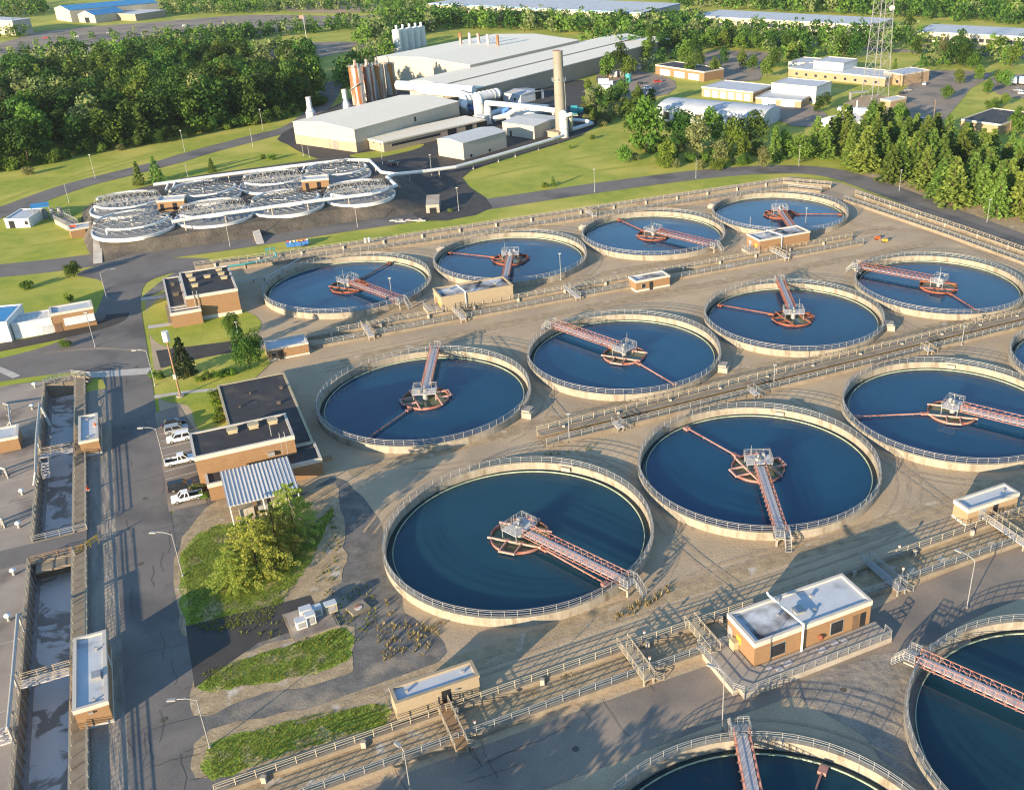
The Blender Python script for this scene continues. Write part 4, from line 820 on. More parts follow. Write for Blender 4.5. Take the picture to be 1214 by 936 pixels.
# ================================================================== factory
def rect_ax(A, B, C, z, ax):                 # like rect, with the depth axis given
    a, b, c = at(*A, z), at(*B, z), at(*C, z); y = Vector((math.cos(ax), math.sin(ax), 0)); x = Vector((y.y, -y.x, 0))
    L = (b - a).dot(x); D = (c - b).dot(y); o = b - x * L / 2 + y * D / 2
    return (o.x, o.y, math.atan2(x.y, x.x), L, D)
def shed_box(name, label, cat, A, B, C, base, wall, roof, rise=0., low=None, low_h=0., op=(), zmin=4., z=None, group=None, trim=None, ridge='x', ax=None):
    z = z or max(zmin, roof_z(B, base)); Rc = rect(A, B, C, z) if ax is None else rect_ax(A, B, C, z, R(ax)); cx, cy, rz, L, D = Rc
    t = thing(name, label, cat, (cx, cy, 0), rz, group)
    MB().box(-L/2, -D/2, -.1, L/2, D/2, z - .25).build('wall', M[wall], t)
    e = .35
    if rise:
        if ridge == 'x': vs = [(-L/2-e, -D/2-e, z-.2), (L/2+e, -D/2-e, z-.2), (L/2+e, D/2+e, z-.2), (-L/2-e, D/2+e, z-.2), (-L/2-e, 0, z+rise), (L/2+e, 0, z+rise)]; fs = [(0, 1, 5, 4), (2, 3, 4, 5), (0, 4, 3), (1, 2, 5), (3, 2, 1, 0)]
        else: vs = [(-L/2-e, -D/2-e, z-.2), (L/2+e, -D/2-e, z-.2), (L/2+e, D/2+e, z-.2), (-L/2-e, D/2+e, z-.2), (0, -D/2-e, z+rise), (0, D/2+e, z+rise)]; fs = [(0, 4, 5, 3), (1, 2, 5, 4), (0, 1, 4), (2, 3, 5), (3, 2, 1, 0)]
        MB().add(vs, fs).build('roof', M[roof], t)
        if rise > .6:       # gable infill in the wall colour, proud of the roof's end faces
            if ridge == 'x':
                for s in (-1, 1): x = s*(L/2+e+.03); MB().add([(x, -D/2, z-.2), (x, D/2, z-.2), (x, 0, z+rise-.12)], [(0, 1, 2)] if s > 0 else [(2, 1, 0)]).build('gable', M[wall], t)
            else:
                for s in (-1, 1): y = s*(D/2+e+.03); MB().add([(-L/2, y, z-.2), (L/2, y, z-.2), (0, y, z+rise-.12)], [(0, 1, 2)] if s < 0 else [(2, 1, 0)]).build('gable', M[wall], t)
    else: MB().box(-L/2-e, -D/2-e, z-.24, L/2+e, D/2+e, z).build('roof', M[roof], t)
    if low: MB().box(-L/2-.06, -D/2-.06, -.1, L/2+.06, D/2+.06, low_h).build('base_course', M[low], t)
    if trim: MB().box(-L/2-e-.05, -D/2-e-.05, z-.7, L/2+e+.05, D/2+e+.05, z-.26).build('eaves_trim', M[trim], t)
    for o in op: opening(t, Rc, *o)
    return t, Rc, z
t, Rc, z = shed_box('factory_building', 'cream clad factory hall with tan base nearest the trickling filters', 'factory', (347, 143.5), (419.7, 153), (542.6, 119.5), (420.6, 181), 'cream', 'metalroof', 1.2, 'creamdark', 3.6, (('f', 5, .0, 2.2, 3.4, 'door', M['white']), ('r', -20, 0, 2., 3., 'door', M['door']), ('r', 3, 5.4, 1.2, 1.8, 'vent', M['dark'])), ridge='y')
t, Rc, z = shed_box('factory_annex', 'low cream loading annex with dark openings along the factory hall', 'factory', (431.5, 163), (454.2, 168), (555.7, 138), (454.2, 181), 'creamdark', 'metalroof', 0, None, 0, (('r', -10, 1.6, 24, 1.1, 'window'), ('r', 8, 0, 4.5, 4., 'doorway', M['dark']), ('r', 17, 0, 3.6, 4., 'doorway', M['dark']), ('r', 24, .8, 6, 2.6, 'window'), ('f', -4, 2.6, .8, .8, 'window'), ('f', 0, 2.6, .8, .8, 'window'), ('f', 4, 2.6, .8, .8, 'window')), trim='cream')
t, Rc, z = shed_box('storage_shed', 'square pale green grey shed standing alone in the factory yard', 'shed', (518.2, 164), (548.6, 169), (594, 154), (548.6, 190), 'cream', 'metalgrey', .8, None, 0, (('r', 2, .4, 1., 1., 'vent', M['dark']), ('r', -8, .4, 1., 1., 'vent', M['dark'])), ridge='y')
t, Rc, z = shed_box('workshop_building', 'white roofed cream workshop beside the chimney foot', 'workshop', (595.3, 144), (633, 149), (663, 138), (633, 165.4), 'cream', 'metalw', .6, None, 0, (('f', -4, 0, 1., 2.2, 'door', M['dark']), ('r', 2, 0, 1.2, 2.4, 'door', M['dark'])))
t, Rc, z = shed_box('control_shed', 'small white metal shed behind the duct loops near the chimney', 'shed', (596, 109.5), (617, 112.5), (637.8, 105.5), (617, 121), 'white', 'metalw', .6, None, 0, (('f', 2, 1, 1.2, 1.2, 'window'), ('r', 4, .2, 4., 5., 'door', M['dark'])))
t, Rc, z = shed_box('lean_to', 'tiny tan shed between the workshop and the scrubber column', 'shed', (649, 155.), (662, 157), (667, 154), (662, 163), 'creamdark', 'creamdark', 0, zmin=2.5)
# long production halls
t, Rc, z = shed_box('production_hall', 'huge cream roofed production hall with five rusty stacks on top', 'factory', (446.8, 67), (557, 76.5), (686, 47), (533, 84), 'cream', 'metalroof', 1.6, None, 0, ridge='y', zmin=9., z=11., ax=60)
L, D = Rc[3], Rc[4]
for i, (px, py) in enumerate(((546, 49), (557, 49), (567.5, 49.5), (578.5, 51), (590, 52))):
    p = at(px, py, 13.) ; a = Vector((p.x-Rc[0], p.y-Rc[1], 0)); c, s = math.cos(-Rc[2]), math.sin(-Rc[2]); x, y = a.x*c - a.y*s, a.x*s + a.y*c
    MB().cyl((x, y, 11.), (x, y, 17.5), .9, .8, 10).build('roof_stack', M['rust'], t)
t, Rc, z = shed_box('production_hall', 'long twin gabled production hall behind the chimney, upper roof', 'factory', (480, 96.5), (524, 99.5), (770, 43.5), (524, 108), 'cream', 'metalroof', .9, None, 0, ridge='y', zmin=8., z=9.3, ax=59.5)
t, Rc, z = shed_box('production_hall', 'long lean roofed hall with tan eaves and grey green side wall behind the chimney', 'factory', (524.5, 99.8), (561, 105), (796, 46), (562, 116), 'creamdark', 'metalroof', .7, None, 0, ridge='y', zmin=6.5, z=8.5, trim='cream', ax=59.5)
t, Rc, z = shed_box('pipe_bay', 'low blue roofed bay with pipe racks between factory and production hall', 'factory', (470, 80), (490, 83), (560, 70), (490, 90), 'cream', 'mem', 0, z=5.5)
for k in range(7):
    f_ = -Rc[3]/2 + 2 + k*(Rc[3]-4)/6
    MB().box(f_-.2, -Rc[4]/2+1, 5.5, f_+.2, Rc[4]/2-1, 7.4).build('pipe_frame', M['grey'], t)
for k in range(4): MB().cyl((-Rc[3]/2+1, -Rc[4]/2+2+2.2*k, 7.7), (Rc[3]/2-1, -Rc[4]/2+2+2.2*k, 7.7), .35, n=8).build('rack_pipe', M['galv'], t)
# chimney
p = at(665.5, 161); hC = height((665.5, 161), 61)
t = thing('chimney', 'tall round concrete chimney with a ring platform and ladder', 'chimney', (p.x, p.y, 0))
MB().cyl((0, 0, -.1), (0, 0, hC), 2.2, 1.9, 28).cyl((0, 0, hC-.05), (0, 0, hC+.3), 2.02, 2.02, 28).build('shaft', M['stack'], t)
MB().cyl((0, 0, hC+.3), (0, 0, hC+.34), 1.7, 1.7, 20).build('flue', M['rust'], t)
zr = hC * .66; MB().lathe([(1.95, zr), (2.8, zr), (2.8, zr+.2), (1.95, zr+.2)], 28).rail([(2.75*math.cos(R(k)), 2.75*math.sin(R(k)), zr+.2) for k in range(0, 360, 24)], 1.1, 1.5, .06, closed=True).build('platform', M['galv'], t)
mb = MB()
for s in (-.3, .3): mb.bar((2.4, s-.6, 0), (2.2, s-.6, zr), .07)
for k in range(int(zr/1.2)): mb.lathe([(.5, .5+1.2*k), (.55, .5+1.2*k)], 8, (2.7, -.6), closed=False)
mb.build('ladder', M['galv'], t)
for k in range(5): MB().lathe([(2.22-.055*k, 4+6*k), (2.26-.055*k, 4.1+6*k), (2.22-.055*k, 4.2+6*k)], 28, closed=False).build('hoop', M['conc'], t)
# silos
for i, (x, yb, yt, mm, r, lb) in enumerate(((426.5, 124, 80, 'rust', 3.0, 'rust streaked silo with spiral stair, first of the rusty row'), (440, 119, 79, 'rust', 2.8, 'silo with bright orange rust face, second of the rusty row'), (452, 116, 77, 'rustb', 2.7, 'ochre rusted silo, third of the rusty row'), (465, 112, 76, 'rustb', 2.5, 'narrow silo at the duct end of the rusty row'))):
    p = at(x, yb); hh = height((x, yb), yt)
    t = thing('rusty_silo', lb, 'silo', (p.x, p.y, 0), R(40 + 25*i), 'rusty silos by the factory'); MB().cyl((0, 0, -.1), (0, 0, hh), r, r, 24, caps=False).cyl((0, 0, hh), (0, 0, hh+.9), r, .6, 24, caps=False).build('shell', M[mm], t)
    for a in range(4): MB().bar((r*math.cos(a*1.57+.5)+.1, r*math.sin(a*1.57+.5), -.1), (r*math.cos(a*1.57+.5)+.1, r*math.sin(a*1.57+.5), hh), .22).build('column', M['galv'], t)
    MB().cyl((.4, .3, hh+.5), (.4, .3, hh+3.2), .75, .6, 10).build('filter', M['rust'], t)
    MB().rail([(r*math.cos(R(k)), r*math.sin(R(k)), hh) for k in range(0, 360, 30)], 1.1, 1.5, .07, closed=True).build('railing', M['galv'], t)
    if i == 0:
        mb = MB(); pts = [((r+.6)*math.cos(k*.25), (r+.6)*math.sin(k*.25), hh*k/30) for k in range(31)]
        for a, b in zip(pts, pts[1:]): mb.bar(a, b, .25)
        mb.build('spiral_stair', M['galv'], t)
for i, x in enumerate((472.5, 480, 487.5, 494.5, 501)):
    yb = 62 - i*1.9; p = at(x, yb); hh = height((x, yb), 35.5 - i*1.0)
    t = thing('white_silo', ['white silo with side ladder at the road end of the white row', 'white silo second in the white row', 'white silo in the middle of the white row', 'white silo fourth in the white row', 'white silo at the woodland end of the white row'][i], 'silo', (p.x, p.y, 0), 0, 'white silos beyond the hall')
    MB().cyl((0, 0, -.1), (0, 0, hh), 2.6, 2.6, 20).cyl((0, 0, hh), (0, 0, hh+.5), 2.6, .8, 20, caps=False).build('shell', M['white'], t); MB().cyl((.3, 0, hh+.4), (.3, 0, hh+2.6), .8, .8, 8).build('filter', M['white'], t)
for (x, yb, yt, lb) in ((369, 140, 115, 'short white flared stack at the wood side of the factory hall'), (411, 131, 106, 'short white flared stack beside the rusty silos')):
    p = at(x, yb); hh = height((x, yb), yt); t = thing('flared_stack', lb, 'stack', (p.x, p.y, 0), 0, 'short flared stacks')
    MB().cyl((0, 0, 0), (0, 0, 2.5), 2.0, 2.0, 14).cyl((0, 0, 2.5), (0, 0, 4.4), 2.0, 1.15, 14).cyl((0, 0, 4.4), (0, 0, hh), 1.15, 1.05, 14).build('shaft', M['white'], t); MB().lathe([(1.05, hh-.3), (1.3, hh-.3), (1.3, hh), (1.05, hh)], 14).build('collar', M['rust'], t)
# ducts and vessels
duct = lambda label, pts, r, sup=0: pipe_run(label, pts, r, sup, 'white', 'white_duct')
duct('thick white duct leaving the rusty silos along the hall wall', [(471, 101, 8), (510, 103.5, 8), (562, 107.5, 8)], 2.2, 12)
duct('second white duct running below the thick one', [(498, 107, 7), (545, 111.5, 7), (558, 116, 6)], 1.8, 12)
t = duct('short fat white duct with raised ribs near the small white shed', [(547, 120, 6), (569, 115.5, 6.3), (591, 110.5, 6.5)], 2.1, 0)
o = Vector(t.location); A_, B_ = at(547, 120, 6) - o, at(591, 110.5, 6.5) - o
for k in range(9): p = A_.lerp(B_, (k+.5)/9); d = (B_-A_).normalized()*.3; MB().cyl(p-d, p+d, 2.4, 2.4, 14).build('rib', M['white'], t)
duct('arched white duct looping above the vessels to the chimney', [(577, 138, 2), (577, 122, 8.5), (600, 124, 8), (640, 128.5, 7.5), (657, 131, 7), (658, 141, 2)], 1.1)
duct('white duct branching down to the horizontal vessels', [(600, 137, 4), (612, 129.5, 7), (622, 127.5, 7.5)], 1.0)
duct('low white pipe beside the tall vessel', [(545, 124, 3), (562, 124.5, 3), (566, 132, 2.6)], 1.1)
duct('white pipe rack line crossing in front of the small white shed', [(590, 127, 4), (615, 124, 4.5), (650, 127, 4.5)], .9)
duct('white elbow duct dropping from the ribbed duct', [(551, 119, 6), (550, 126, 5), (552, 133, 1.5)], 1.3)
duct('white cross duct between the vessels and the workshop', [(586, 141, 2.5), (612, 134, 3.5), (634, 137, 3.5)], 1.2)
duct('bent white pipe from scrubber top round the grass edge', [(669.5, 138, 9), (677, 135.5, 9.5), (677, 154, 1.), (702, 146.5, 1.), (696, 143.5, 1.), (676, 142, 1.4)], .8)
for (x, y, h, r, lb) in ((569, 145, 11, 2.1, 'tall white domed vessel rising from the duct tangle'), (579.5, 147, 7, 1.5, 'shorter white vessel next to the tall domed one'), (669, 163, 10., 1.7, 'slim white scrubber column at the end of the post carried pipe')):
    p = at(x, y); t = thing('white_vessel', lb, 'vessel', (p.x, p.y, 0)); MB().cyl((0, 0, -.1), (0, 0, h-1), r, r, 18).ball((0, 0, h-1), r, 16).build('shell', M['white'], t); MB().cyl((0, 0, -.1), (0, 0, .3), r+.35, r+.35, 18).build('plinth', M['concpale'], t)
    for k in (.35, .7): MB().lathe([(r, h*k), (r+.15, h*k), (r+.15, h*k+.25), (r, h*k+.25)], 18).build('flange', M['galv'], t)
for (x, y, x2, y2, r, lb) in ((605, 139, 626, 136, 1.9, 'fat white horizontal vessel behind the workshop roof'), (598, 134.5, 640, 131, 1.6, 'long white horizontal vessel below the arched duct'), (582, 136, 596, 131, 1.4, 'white horizontal vessel left of the blue banded pipe'), (555, 127, 566, 131, 1.3, 'small blue grey horizontal tank by the hall gable')):
    a, b = at(x, y, 2.6), at(x2, y2, 2.6); t = thing('horizontal_vessel', lb, 'vessel', (a.x, a.y, 0)); o = Vector((a.x, a.y, 0))
    MB().tube([a-o, b-o], r, 14).ball(a-o, r, 12).ball(b-o, r, 12).build('shell', M['blue' if 'blue grey' in lb else 'white'], t)
    for k in (.2, .8): p = a.lerp(b, k)-o; MB().cbox(p.x, p.y, -.1, 1.2, 1.2, 2.2).build('saddle', M['concpale'], t)
p = at(598.5, 143.5); t = thing('blue_pipe', 'upright blue pipe bend beside the workshop roof', 'pipe', (p.x, p.y, 0)); MB().tube([(0, 0, 0), (0, 0, 4.4), (2, 0, 5.4)], 1.1, 12).build('pipe', M['blue'], t)
t, Rc, z = shed_box('equipment_skid', 'blue grey equipment box under the tall white vessel', 'equipment', (562, 137), (574, 138), (584, 135), (574, 148), 'mem', 'mem', 0, zmin=3, z=4)
p = at(681, 137); t = thing('teal_fan', 'teal fan housing at the chimney foot', 'fan', (p.x, p.y, 0)); MB().cyl((-1.5, 0, 2.2), (1.5, 0, 2.2), 2.2, 2.2, 16).cyl((1.5, 0, 2.2), (4, 0, 2.2), 1.6, 1.2, 14).build('housing', M['teal'], t); MB().box(-1.6, -1.4, -.1, 1.6, 1.4, .6).build('plinth', M['concpale'], t)
# ================================================================== far buildings
def winrow(t, Rc, face, n, z, w, h, span=.92, m=None):
    for k in range(n):
        L = Rc[3] if face in 'fb' else Rc[4]
        opening(t, Rc, face, (-.5 + (k+.5)/n) * L * span, z, w, h, 'window')
t, Rc, z = shed_box('warehouse', 'very long pale warehouse with blue band and glazed entrance at the top of the view', 'warehouse', (508, 4), (760, 15), (806, 4), (760, 24), 'cream', 'mem', 0, zmin=9, z=11, trim='bluroof')
opening(t, Rc, 'f', -2, .3, 46, 8.2, 'window')
for k in range(11): opening(t, Rc, 'f', -23 + 4.2*k, .3, .5, 8.3, 'mullion', M['cream'])
t, Rc, z = shed_box('warehouse', 'long single storey white office row behind the trees near the lattice tower', 'warehouse', (822, 18.5), (1035, 30), (1060, 22), (1035, 36), 'cream', 'mem', 0, zmin=5, z=6, trim='trim')
winrow(t, Rc, 'f', 22, 1., 3.2, 2.3)
t, Rc, z = shed_box('warehouse', 'long single storey white office row cut by the picture edge', 'warehouse', (1088, 37), (1290, 47), (1310, 38), (1290, 56), 'cream', 'mem', 0, zmin=5, z=6, trim='trim')
winrow(t, Rc, 'f', 22, 1., 3., 2.3)
t, Rc, z = shed_box('blue_roofed_hall', 'cream hall with bright blue roof by the far car park', 'hall', (64, 9.5), (82, 12), (180, 2), (82, 25), 'cream', 'bluroof', 2.5, None, 0, (('r', -20, 1, 8, 4, 'window'), ('r', 5, 1, 8, 4, 'window')), zmin=8, z=9, ridge='y')
t, Rc, z = shed_box('entrance_pavilion', 'small gabled blue roofed pavilion before the blue roofed hall', 'pavilion', (92, 17), (112, 18), (116, 12), (112, 26), 'cream', 'bluroof', 3., None, 0, (('f', 0, 0, 5, 4, 'window'),), z=6, ridge='y')
t, Rc, z = shed_box('flat_hall', 'plain pale flat roofed hall at the picture edge by the far car park', 'hall', (-30, 22), (14, 24.5), (37, 22), (14, 41), 'cream', 'mem', 0, zmin=7, z=10)
t, Rc, z = shed_box('flat_hall', 'low wing with grey roof against the blue roofed hall', 'hall', (128, 16), (160, 17), (168, 11), (160, 21), 'creamdark', 'metalgrey', 0, zmin=4, z=5)
# offices to the right
def comm(label, A, B, C, base, wall, roof, doors=0, rz=None, name='commercial_building', dm='white', windows=0, z=None, **k):
    zz = z or max(3.5, roof_z(B, base)); Rc = rect(A, B, C, zz)
    t = block(name, label, 'building', Rc, zz, wall, roof, k.get('trim', 'trim'), .7, base=None)
    for i in range(doors): opening(t, Rc, 'f', (-.5 + (i+.7)/(doors+.4))*Rc[3], .1, Rc[3]/(doors+.4)*.72, 3.0, 'garage_door', M[dm])
    if windows: winrow(t, Rc, 'f', windows, 1., 1.6, 1.4)
    return t, Rc, zz
comm('brown brick garage with three white doors by the far car park', (777, 76.5), (835, 85), (846, 79), (834, 97), 'brick', 'tar', 3)
comm('tan brick garage block with a row of white doors', (832, 102.5), (893, 109), (911, 100), (893, 121), 'brickpale', 'mem', 6)
comm('tan brick wing joining the garage block to the white office', (896, 115), (950, 119), (972, 111), (950, 125), 'brickpale', 'mem', 2, windows=0)
comm('white two storey office block above the tan wing', (915, 98), (968, 103), (984, 96), (968, 115), 'white', 'mem', 0, windows=6, z=7.5)
comm('long tan brick laboratory with grey roof before the lattice tower', (935, 80), (1050, 92), (1062, 84), (1050, 103), 'brickpale', 'mem', 0, windows=9)
t, Rc, z = comm('white roofed upper storey of the laboratory group', (965, 72), (1000, 75), (1022, 70), (1000, 82), 'white', 'mem', 0, z=8)
comm('pale brick corner block of the laboratory by the car park', (1048, 84.5), (1071, 88), (1092, 81), (1071, 102), 'brickpale', 'mem', 0, windows=2)
comm('white stepped block behind the laboratory', (935, 73), (960, 75), (975, 69), (960, 82), 'white', 'mem', 0)
comm('square tan brick building with black roof by the pine belt', (1140, 141), (1187, 147.5), (1195, 130), (1187, 159), 'brickpale', 'tar', 0, trim='trim')
comm('pair of low tan huts near the lattice tower', (1044, 117), (1056, 119), (1066, 113.5), (1056, 125), 'brickpale', 'mem', 0, z=3.2)
Rc = rect((779, 128), (905, 139), (912, 127), 5.); t = thing('arched_shed', 'long blue grey arched metal shed behind the leafy trees', 'shed', (Rc[0], Rc[1], 0), Rc[2]); L, D = Rc[3], max(12, Rc[4])
MB().box(-L/2, -D/2, -.1, L/2, D/2, 4.6).build('wall', M['mem'], t)
mb = MB(); n = 10; vs = []
for s in (-1, 1):
    for k in range(n+1): a = math.pi*k/n; vs.append((s*(L/2+.2), -math.cos(a)*(D/2+.2), 4.6+2.6*math.sin(a)))
mb.add(vs, [(k, k+1, n+2+k, n+1+k) for k in range(n)], 0, True).add(vs, [tuple(range(n+1)), tuple(range(2*n+1, n, -1))]); mb.build('roof', M['mem'], t)
winrow(t, (0, 0, 0, L, D), 'f', 9, .6, 3., 3.2)
Rc = rect((974, 141), (995, 147), (1013, 140), 3.); t = thing('white_tent', 'white gabled tent among the trees near the pines', 'tent', (Rc[0], Rc[1], 0), Rc[2]); L, D = Rc[3], Rc[4]
MB().box(-L/2, -D/2, 0, L/2, D/2, 3).build('wall', M['white'], t); MB().add([(-L/2-.2, -D/2-.2, 2.95), (L/2+.2, -D/2-.2, 2.95), (L/2+.2, D/2+.2, 2.95), (-L/2-.2, D/2+.2, 2.95), (0, -D/2-.2, 5.2), (0, D/2+.2, 5.2)], [(0, 4, 5, 3), (1, 2, 5, 4), (0, 1, 4), (2, 3, 5)]).build('roof', M['metalw'], t)
p = at(1012, 137); t = thing('site_trailer', 'cluttered white equipment trailer behind the white tent', 'trailer', (p.x, p.y, 0), R(-14)); MB().box(-7, -2, .8, 7, 2, 3.2).build('body', M['white'], t); MB().box(-6.5, -1.9, 3.2, -1, 1.9, 3.5).build('roof_unit', M['rust'], t); MB().cyl((1, 0, 3.2), (1, 0, 6.5), .4, .2, 8).build('mast', M['white'], t); MB().box(-6.5, -1.6, -.05, 6.5, 1.6, .8).build('chassis', M['grey'], t)
# lattice tower
p = at(1037, 116); t = thing('lattice_tower', 'tall grey steel lattice mast rising past the top of the picture', 'tower', (p.x, p.y, 0), R(20))
Ht = 78.; hb = 4.4; ht = 2.0; mb = MB(); lv = [0]; 
while lv[-1] < Ht: lv.append(lv[-1] + 6.2)
hw = lambda z: hb + (ht-hb)*z/Ht
for k in range(4):
    sx, sy = ((1, 1), (1, -1), (-1, -1), (-1, 1))[k]; sx2, sy2 = ((1, 1), (1, -1), (-1, -1), (-1, 1))[(k+1) % 4]
    MB().bar((sx*hb, sy*hb, -.1), (sx*hw(lv[-1]), sy*hw(lv[-1]), lv[-1]), .17).build('leg', M['grey'], t)
    for a, b in zip(lv, lv[1:]):
        A_, B_ = (sx*hw(a), sy*hw(a), a), (sx2*hw(b), sy2*hw(b), b); C_, D_ = (sx2*hw(a), sy2*hw(a), a), (sx*hw(b), sy*hw(b), b)
        mb.bar(A_, B_, .065).bar(C_, D_, .065).bar(D_, B_, .07)
mb.build('bracing', M['grey'], t); MB().cyl((hb+.8, 0, 39), (hb-.5, 0, 39), 1.2, 1.1, 14).build('dish', M['white'], t)
MB().box(-hb-9, -1, 3., -hb, 1, 3.3).box(-hb-9, -.9, -.1, -hb-8.7, .9, 3.).build('cable_bridge', M['galv'], t)

# ================================================================== vegetation
def in_poly(p, poly):
    c = False; n = len(poly)
    for i in range(n):
        a, b = poly[i], poly[i-1]
        if (a.y > p.y) != (b.y > p.y) and p.x < (b.x-a.x)*(p.y-a.y)/(b.y-a.y)+a.x: c = not c
    return c
def rnd_dir(rg):
    z = rg.uniform(-1, 1); a = rg.uniform(0, 2*math.pi); r = math.sqrt(1-z*z); return Vector((r*math.cos(a), r*math.sin(a), z))
def leaf(mb, p, s, rg, nrm=None, mi=0):
    n = ((nrm or Vector((0, 0, 0))) + rnd_dir(rg)*.9 + Vector((0, 0, .25))).normalized(); a = n.orthogonal().normalized(); b = n.cross(a); t = rg.uniform(0, 6.28)
    a, b = a*math.cos(t)+b*math.sin(t), b*math.cos(t)-a*math.sin(t)
    mb.add([p+a*s*rg.uniform(.7, 1.2), p+b*s*rg.uniform(.5, .9), p-a*s*rg.uniform(.7, 1.2), p-b*s*rg.uniform(.5, .9)], [(0, 1, 2, 3)], mi)
def broad(seed, nq, ls, lumps=16, wid=.36, zc=.6, zr=.38, mb=None, off=Vector((0, 0, 0)), sc=1., mi=0):
    rg = random.Random(seed); mb = mb or MB(); L = []
    for i in range(lumps):
        d = rnd_dir(rg); k = rg.uniform(.45, .95); r = rg.uniform(.28, .5)
        if d.z < -.45: d.z *= .5
        L.append((Vector((d.x*wid*k*.8, d.y*wid*k*.8, zc + d.z*zr*k*.75)), wid*r))
    L.append((Vector((0, 0, zc)), wid*.55))
    for i in range(5): a = rg.uniform(0, 6.28); L.append((Vector((wid*.5*math.cos(a), wid*.5*math.sin(a), max(.12, zc - zr*.68))), wid*.34))
    for i in range(nq):
        c, r = L[rg.randrange(len(L))]; d = rnd_dir(rg)
        if d.z < -.3 and rg.random() < .7: d.z = -d.z
        p = c + d * r * rg.uniform(.72, 1.08)
        leaf(mb, off + p*sc, ls*sc*rg.uniform(.7, 1.25), rg, d, mi)
    return mb
def pine(seed, nq, ls, wid=.26, z0=.08, full=.8, mb=None, off=Vector((0, 0, 0)), sc=1., mi=0):
    rg = random.Random(seed); mb = mb or MB(); W = []
    tiers = 13
    for t in range(tiers):
        z = z0 + (1-z0)*(t/tiers)**.9; rad = wid*(1-(z-z0)/(1-z0))**full*rg.uniform(.8, 1.1) + .015; nb = max(4, int(9*(1-t/tiers)+3))
        for k in range(nb):
            a = 2*math.pi*k/nb + t*.7 + rg.uniform(-.25, .25); W.append((z, rad*rg.uniform(.75, 1.15), a))
    for i in range(nq):
        z, rad, a = W[rg.randrange(len(W))]; f = math.sqrt(rg.uniform(.02, 1)); aa = a + rg.uniform(-.22, .22)*(1.3-f)
        p = Vector((rad*f*math.cos(aa), rad*f*math.sin(aa), min(1.02, z - .07*f*rad/wid + rg.uniform(-.018, .03))))
        leaf(mb, off + p*sc, ls*sc*rg.uniform(.7, 1.3), rg, Vector((0, 0, .9)), mi)
    return mb
def trunk(h=.5, r=.018, seed=0, mb=None, limbs=4):
    rg = random.Random(seed); mb = mb or MB(); mb.cyl((0, 0, -.01), (.01, 0, h), r, r*.55, 7)
    for k in range(limbs):
        a = rg.uniform(0, 6.28); z = h*rg.uniform(.5, .95); mb.cyl((0, 0, z), (.16*math.cos(a), .16*math.sin(a), z+rg.uniform(.1, .22)), r*.45, r*.15, 5, caps=False)
    return mb
TP = {}
def tproto(key, crown, tr, lm):
    c = crown.build('crown', M[lm]); k = tr.build('trunk', M['bark'])
    COL.objects.unlink(c); COL.objects.unlink(k); TP[key] = (c, k)
for i in range(4): tproto('b%d' % i, broad(10+i, 1500, .036, 17+2*i, .36+.03*i, .53, .46), trunk(.5, .016, i), ('leaf', 'leafd', 'leaf', 'leafd')[i])
for i in range(2): tproto('p%d' % i, broad(30+i, 1300, .036, 13, .38, .56, .42), trunk(.4, .016, i), 'leafp')
for i in range(3): tproto('n%d' % i, pine(50+i, 1900, .032, .29+.03*i, .04), trunk(.95, .014, i, None, 0), 'needle')
tproto('d0', pine(60, 5200, .020, .30, .06, .75), trunk(.95, .014, 3, None, 0), 'needled')
tproto('B0', broad(70, 6500, .022, 24, .40, .57, .42), trunk(.5, .02, 5), 'leaf')
tproto('B1', broad(71, 5200, .022, 22, .42, .52, .46), trunk(.4, .02, 6), 'leafd')
tproto('L0', pine(72, 15000, .0135, .55, .02, .5), trunk(.9, .018, 7, None, 0), 'needlel')
tproto('s0', broad(80, 2200, .05, 14, .62, .42, .42), trunk(.3, .02, 8), 'leaf')
tproto('s1', broad(81, 2200, .05, 14, .62, .42, .42), trunk(.3, .02, 9), 'leafp')
nt_ = [0]
def tree(key, p, h, label, cat='tree', name='broadleaf_tree', group=None, wide=1.):
    t = thing(name, label, cat, (p.x, p.y, p.z), random.uniform(0, 6.28), group); t.scale = (h*wide*random.uniform(.92, 1.08), h*wide*random.uniform(.92, 1.08), h)
    for o in TP[key]: c = o.copy(); COL.objects.link(c); c.parent = t
    nt_[0] += 1; return t
def scatter(px, gap, n=100000, seed=1, edge=None):
    rg = random.Random(seed); poly = [at(*p) for p in px]; x0, x1 = min(p.x for p in poly), max(p.x for p in poly); y0, y1 = min(p.y for p in poly), max(p.y for p in poly)
    out = []; g = gap; y = y0
    r = 0
    while y < y1:
        x = x0 + (g/2 if r % 2 else 0)
        while x < x1:
            p = Vector((x + rg.uniform(-.36, .36)*g, y + rg.uniform(-.36, .36)*g, 0))
            if in_poly(p, poly): out.append(p)
            x += g
        y += g*.87; r += 1
    rg.shuffle(out); return out[:n]
rg = random.Random(3)
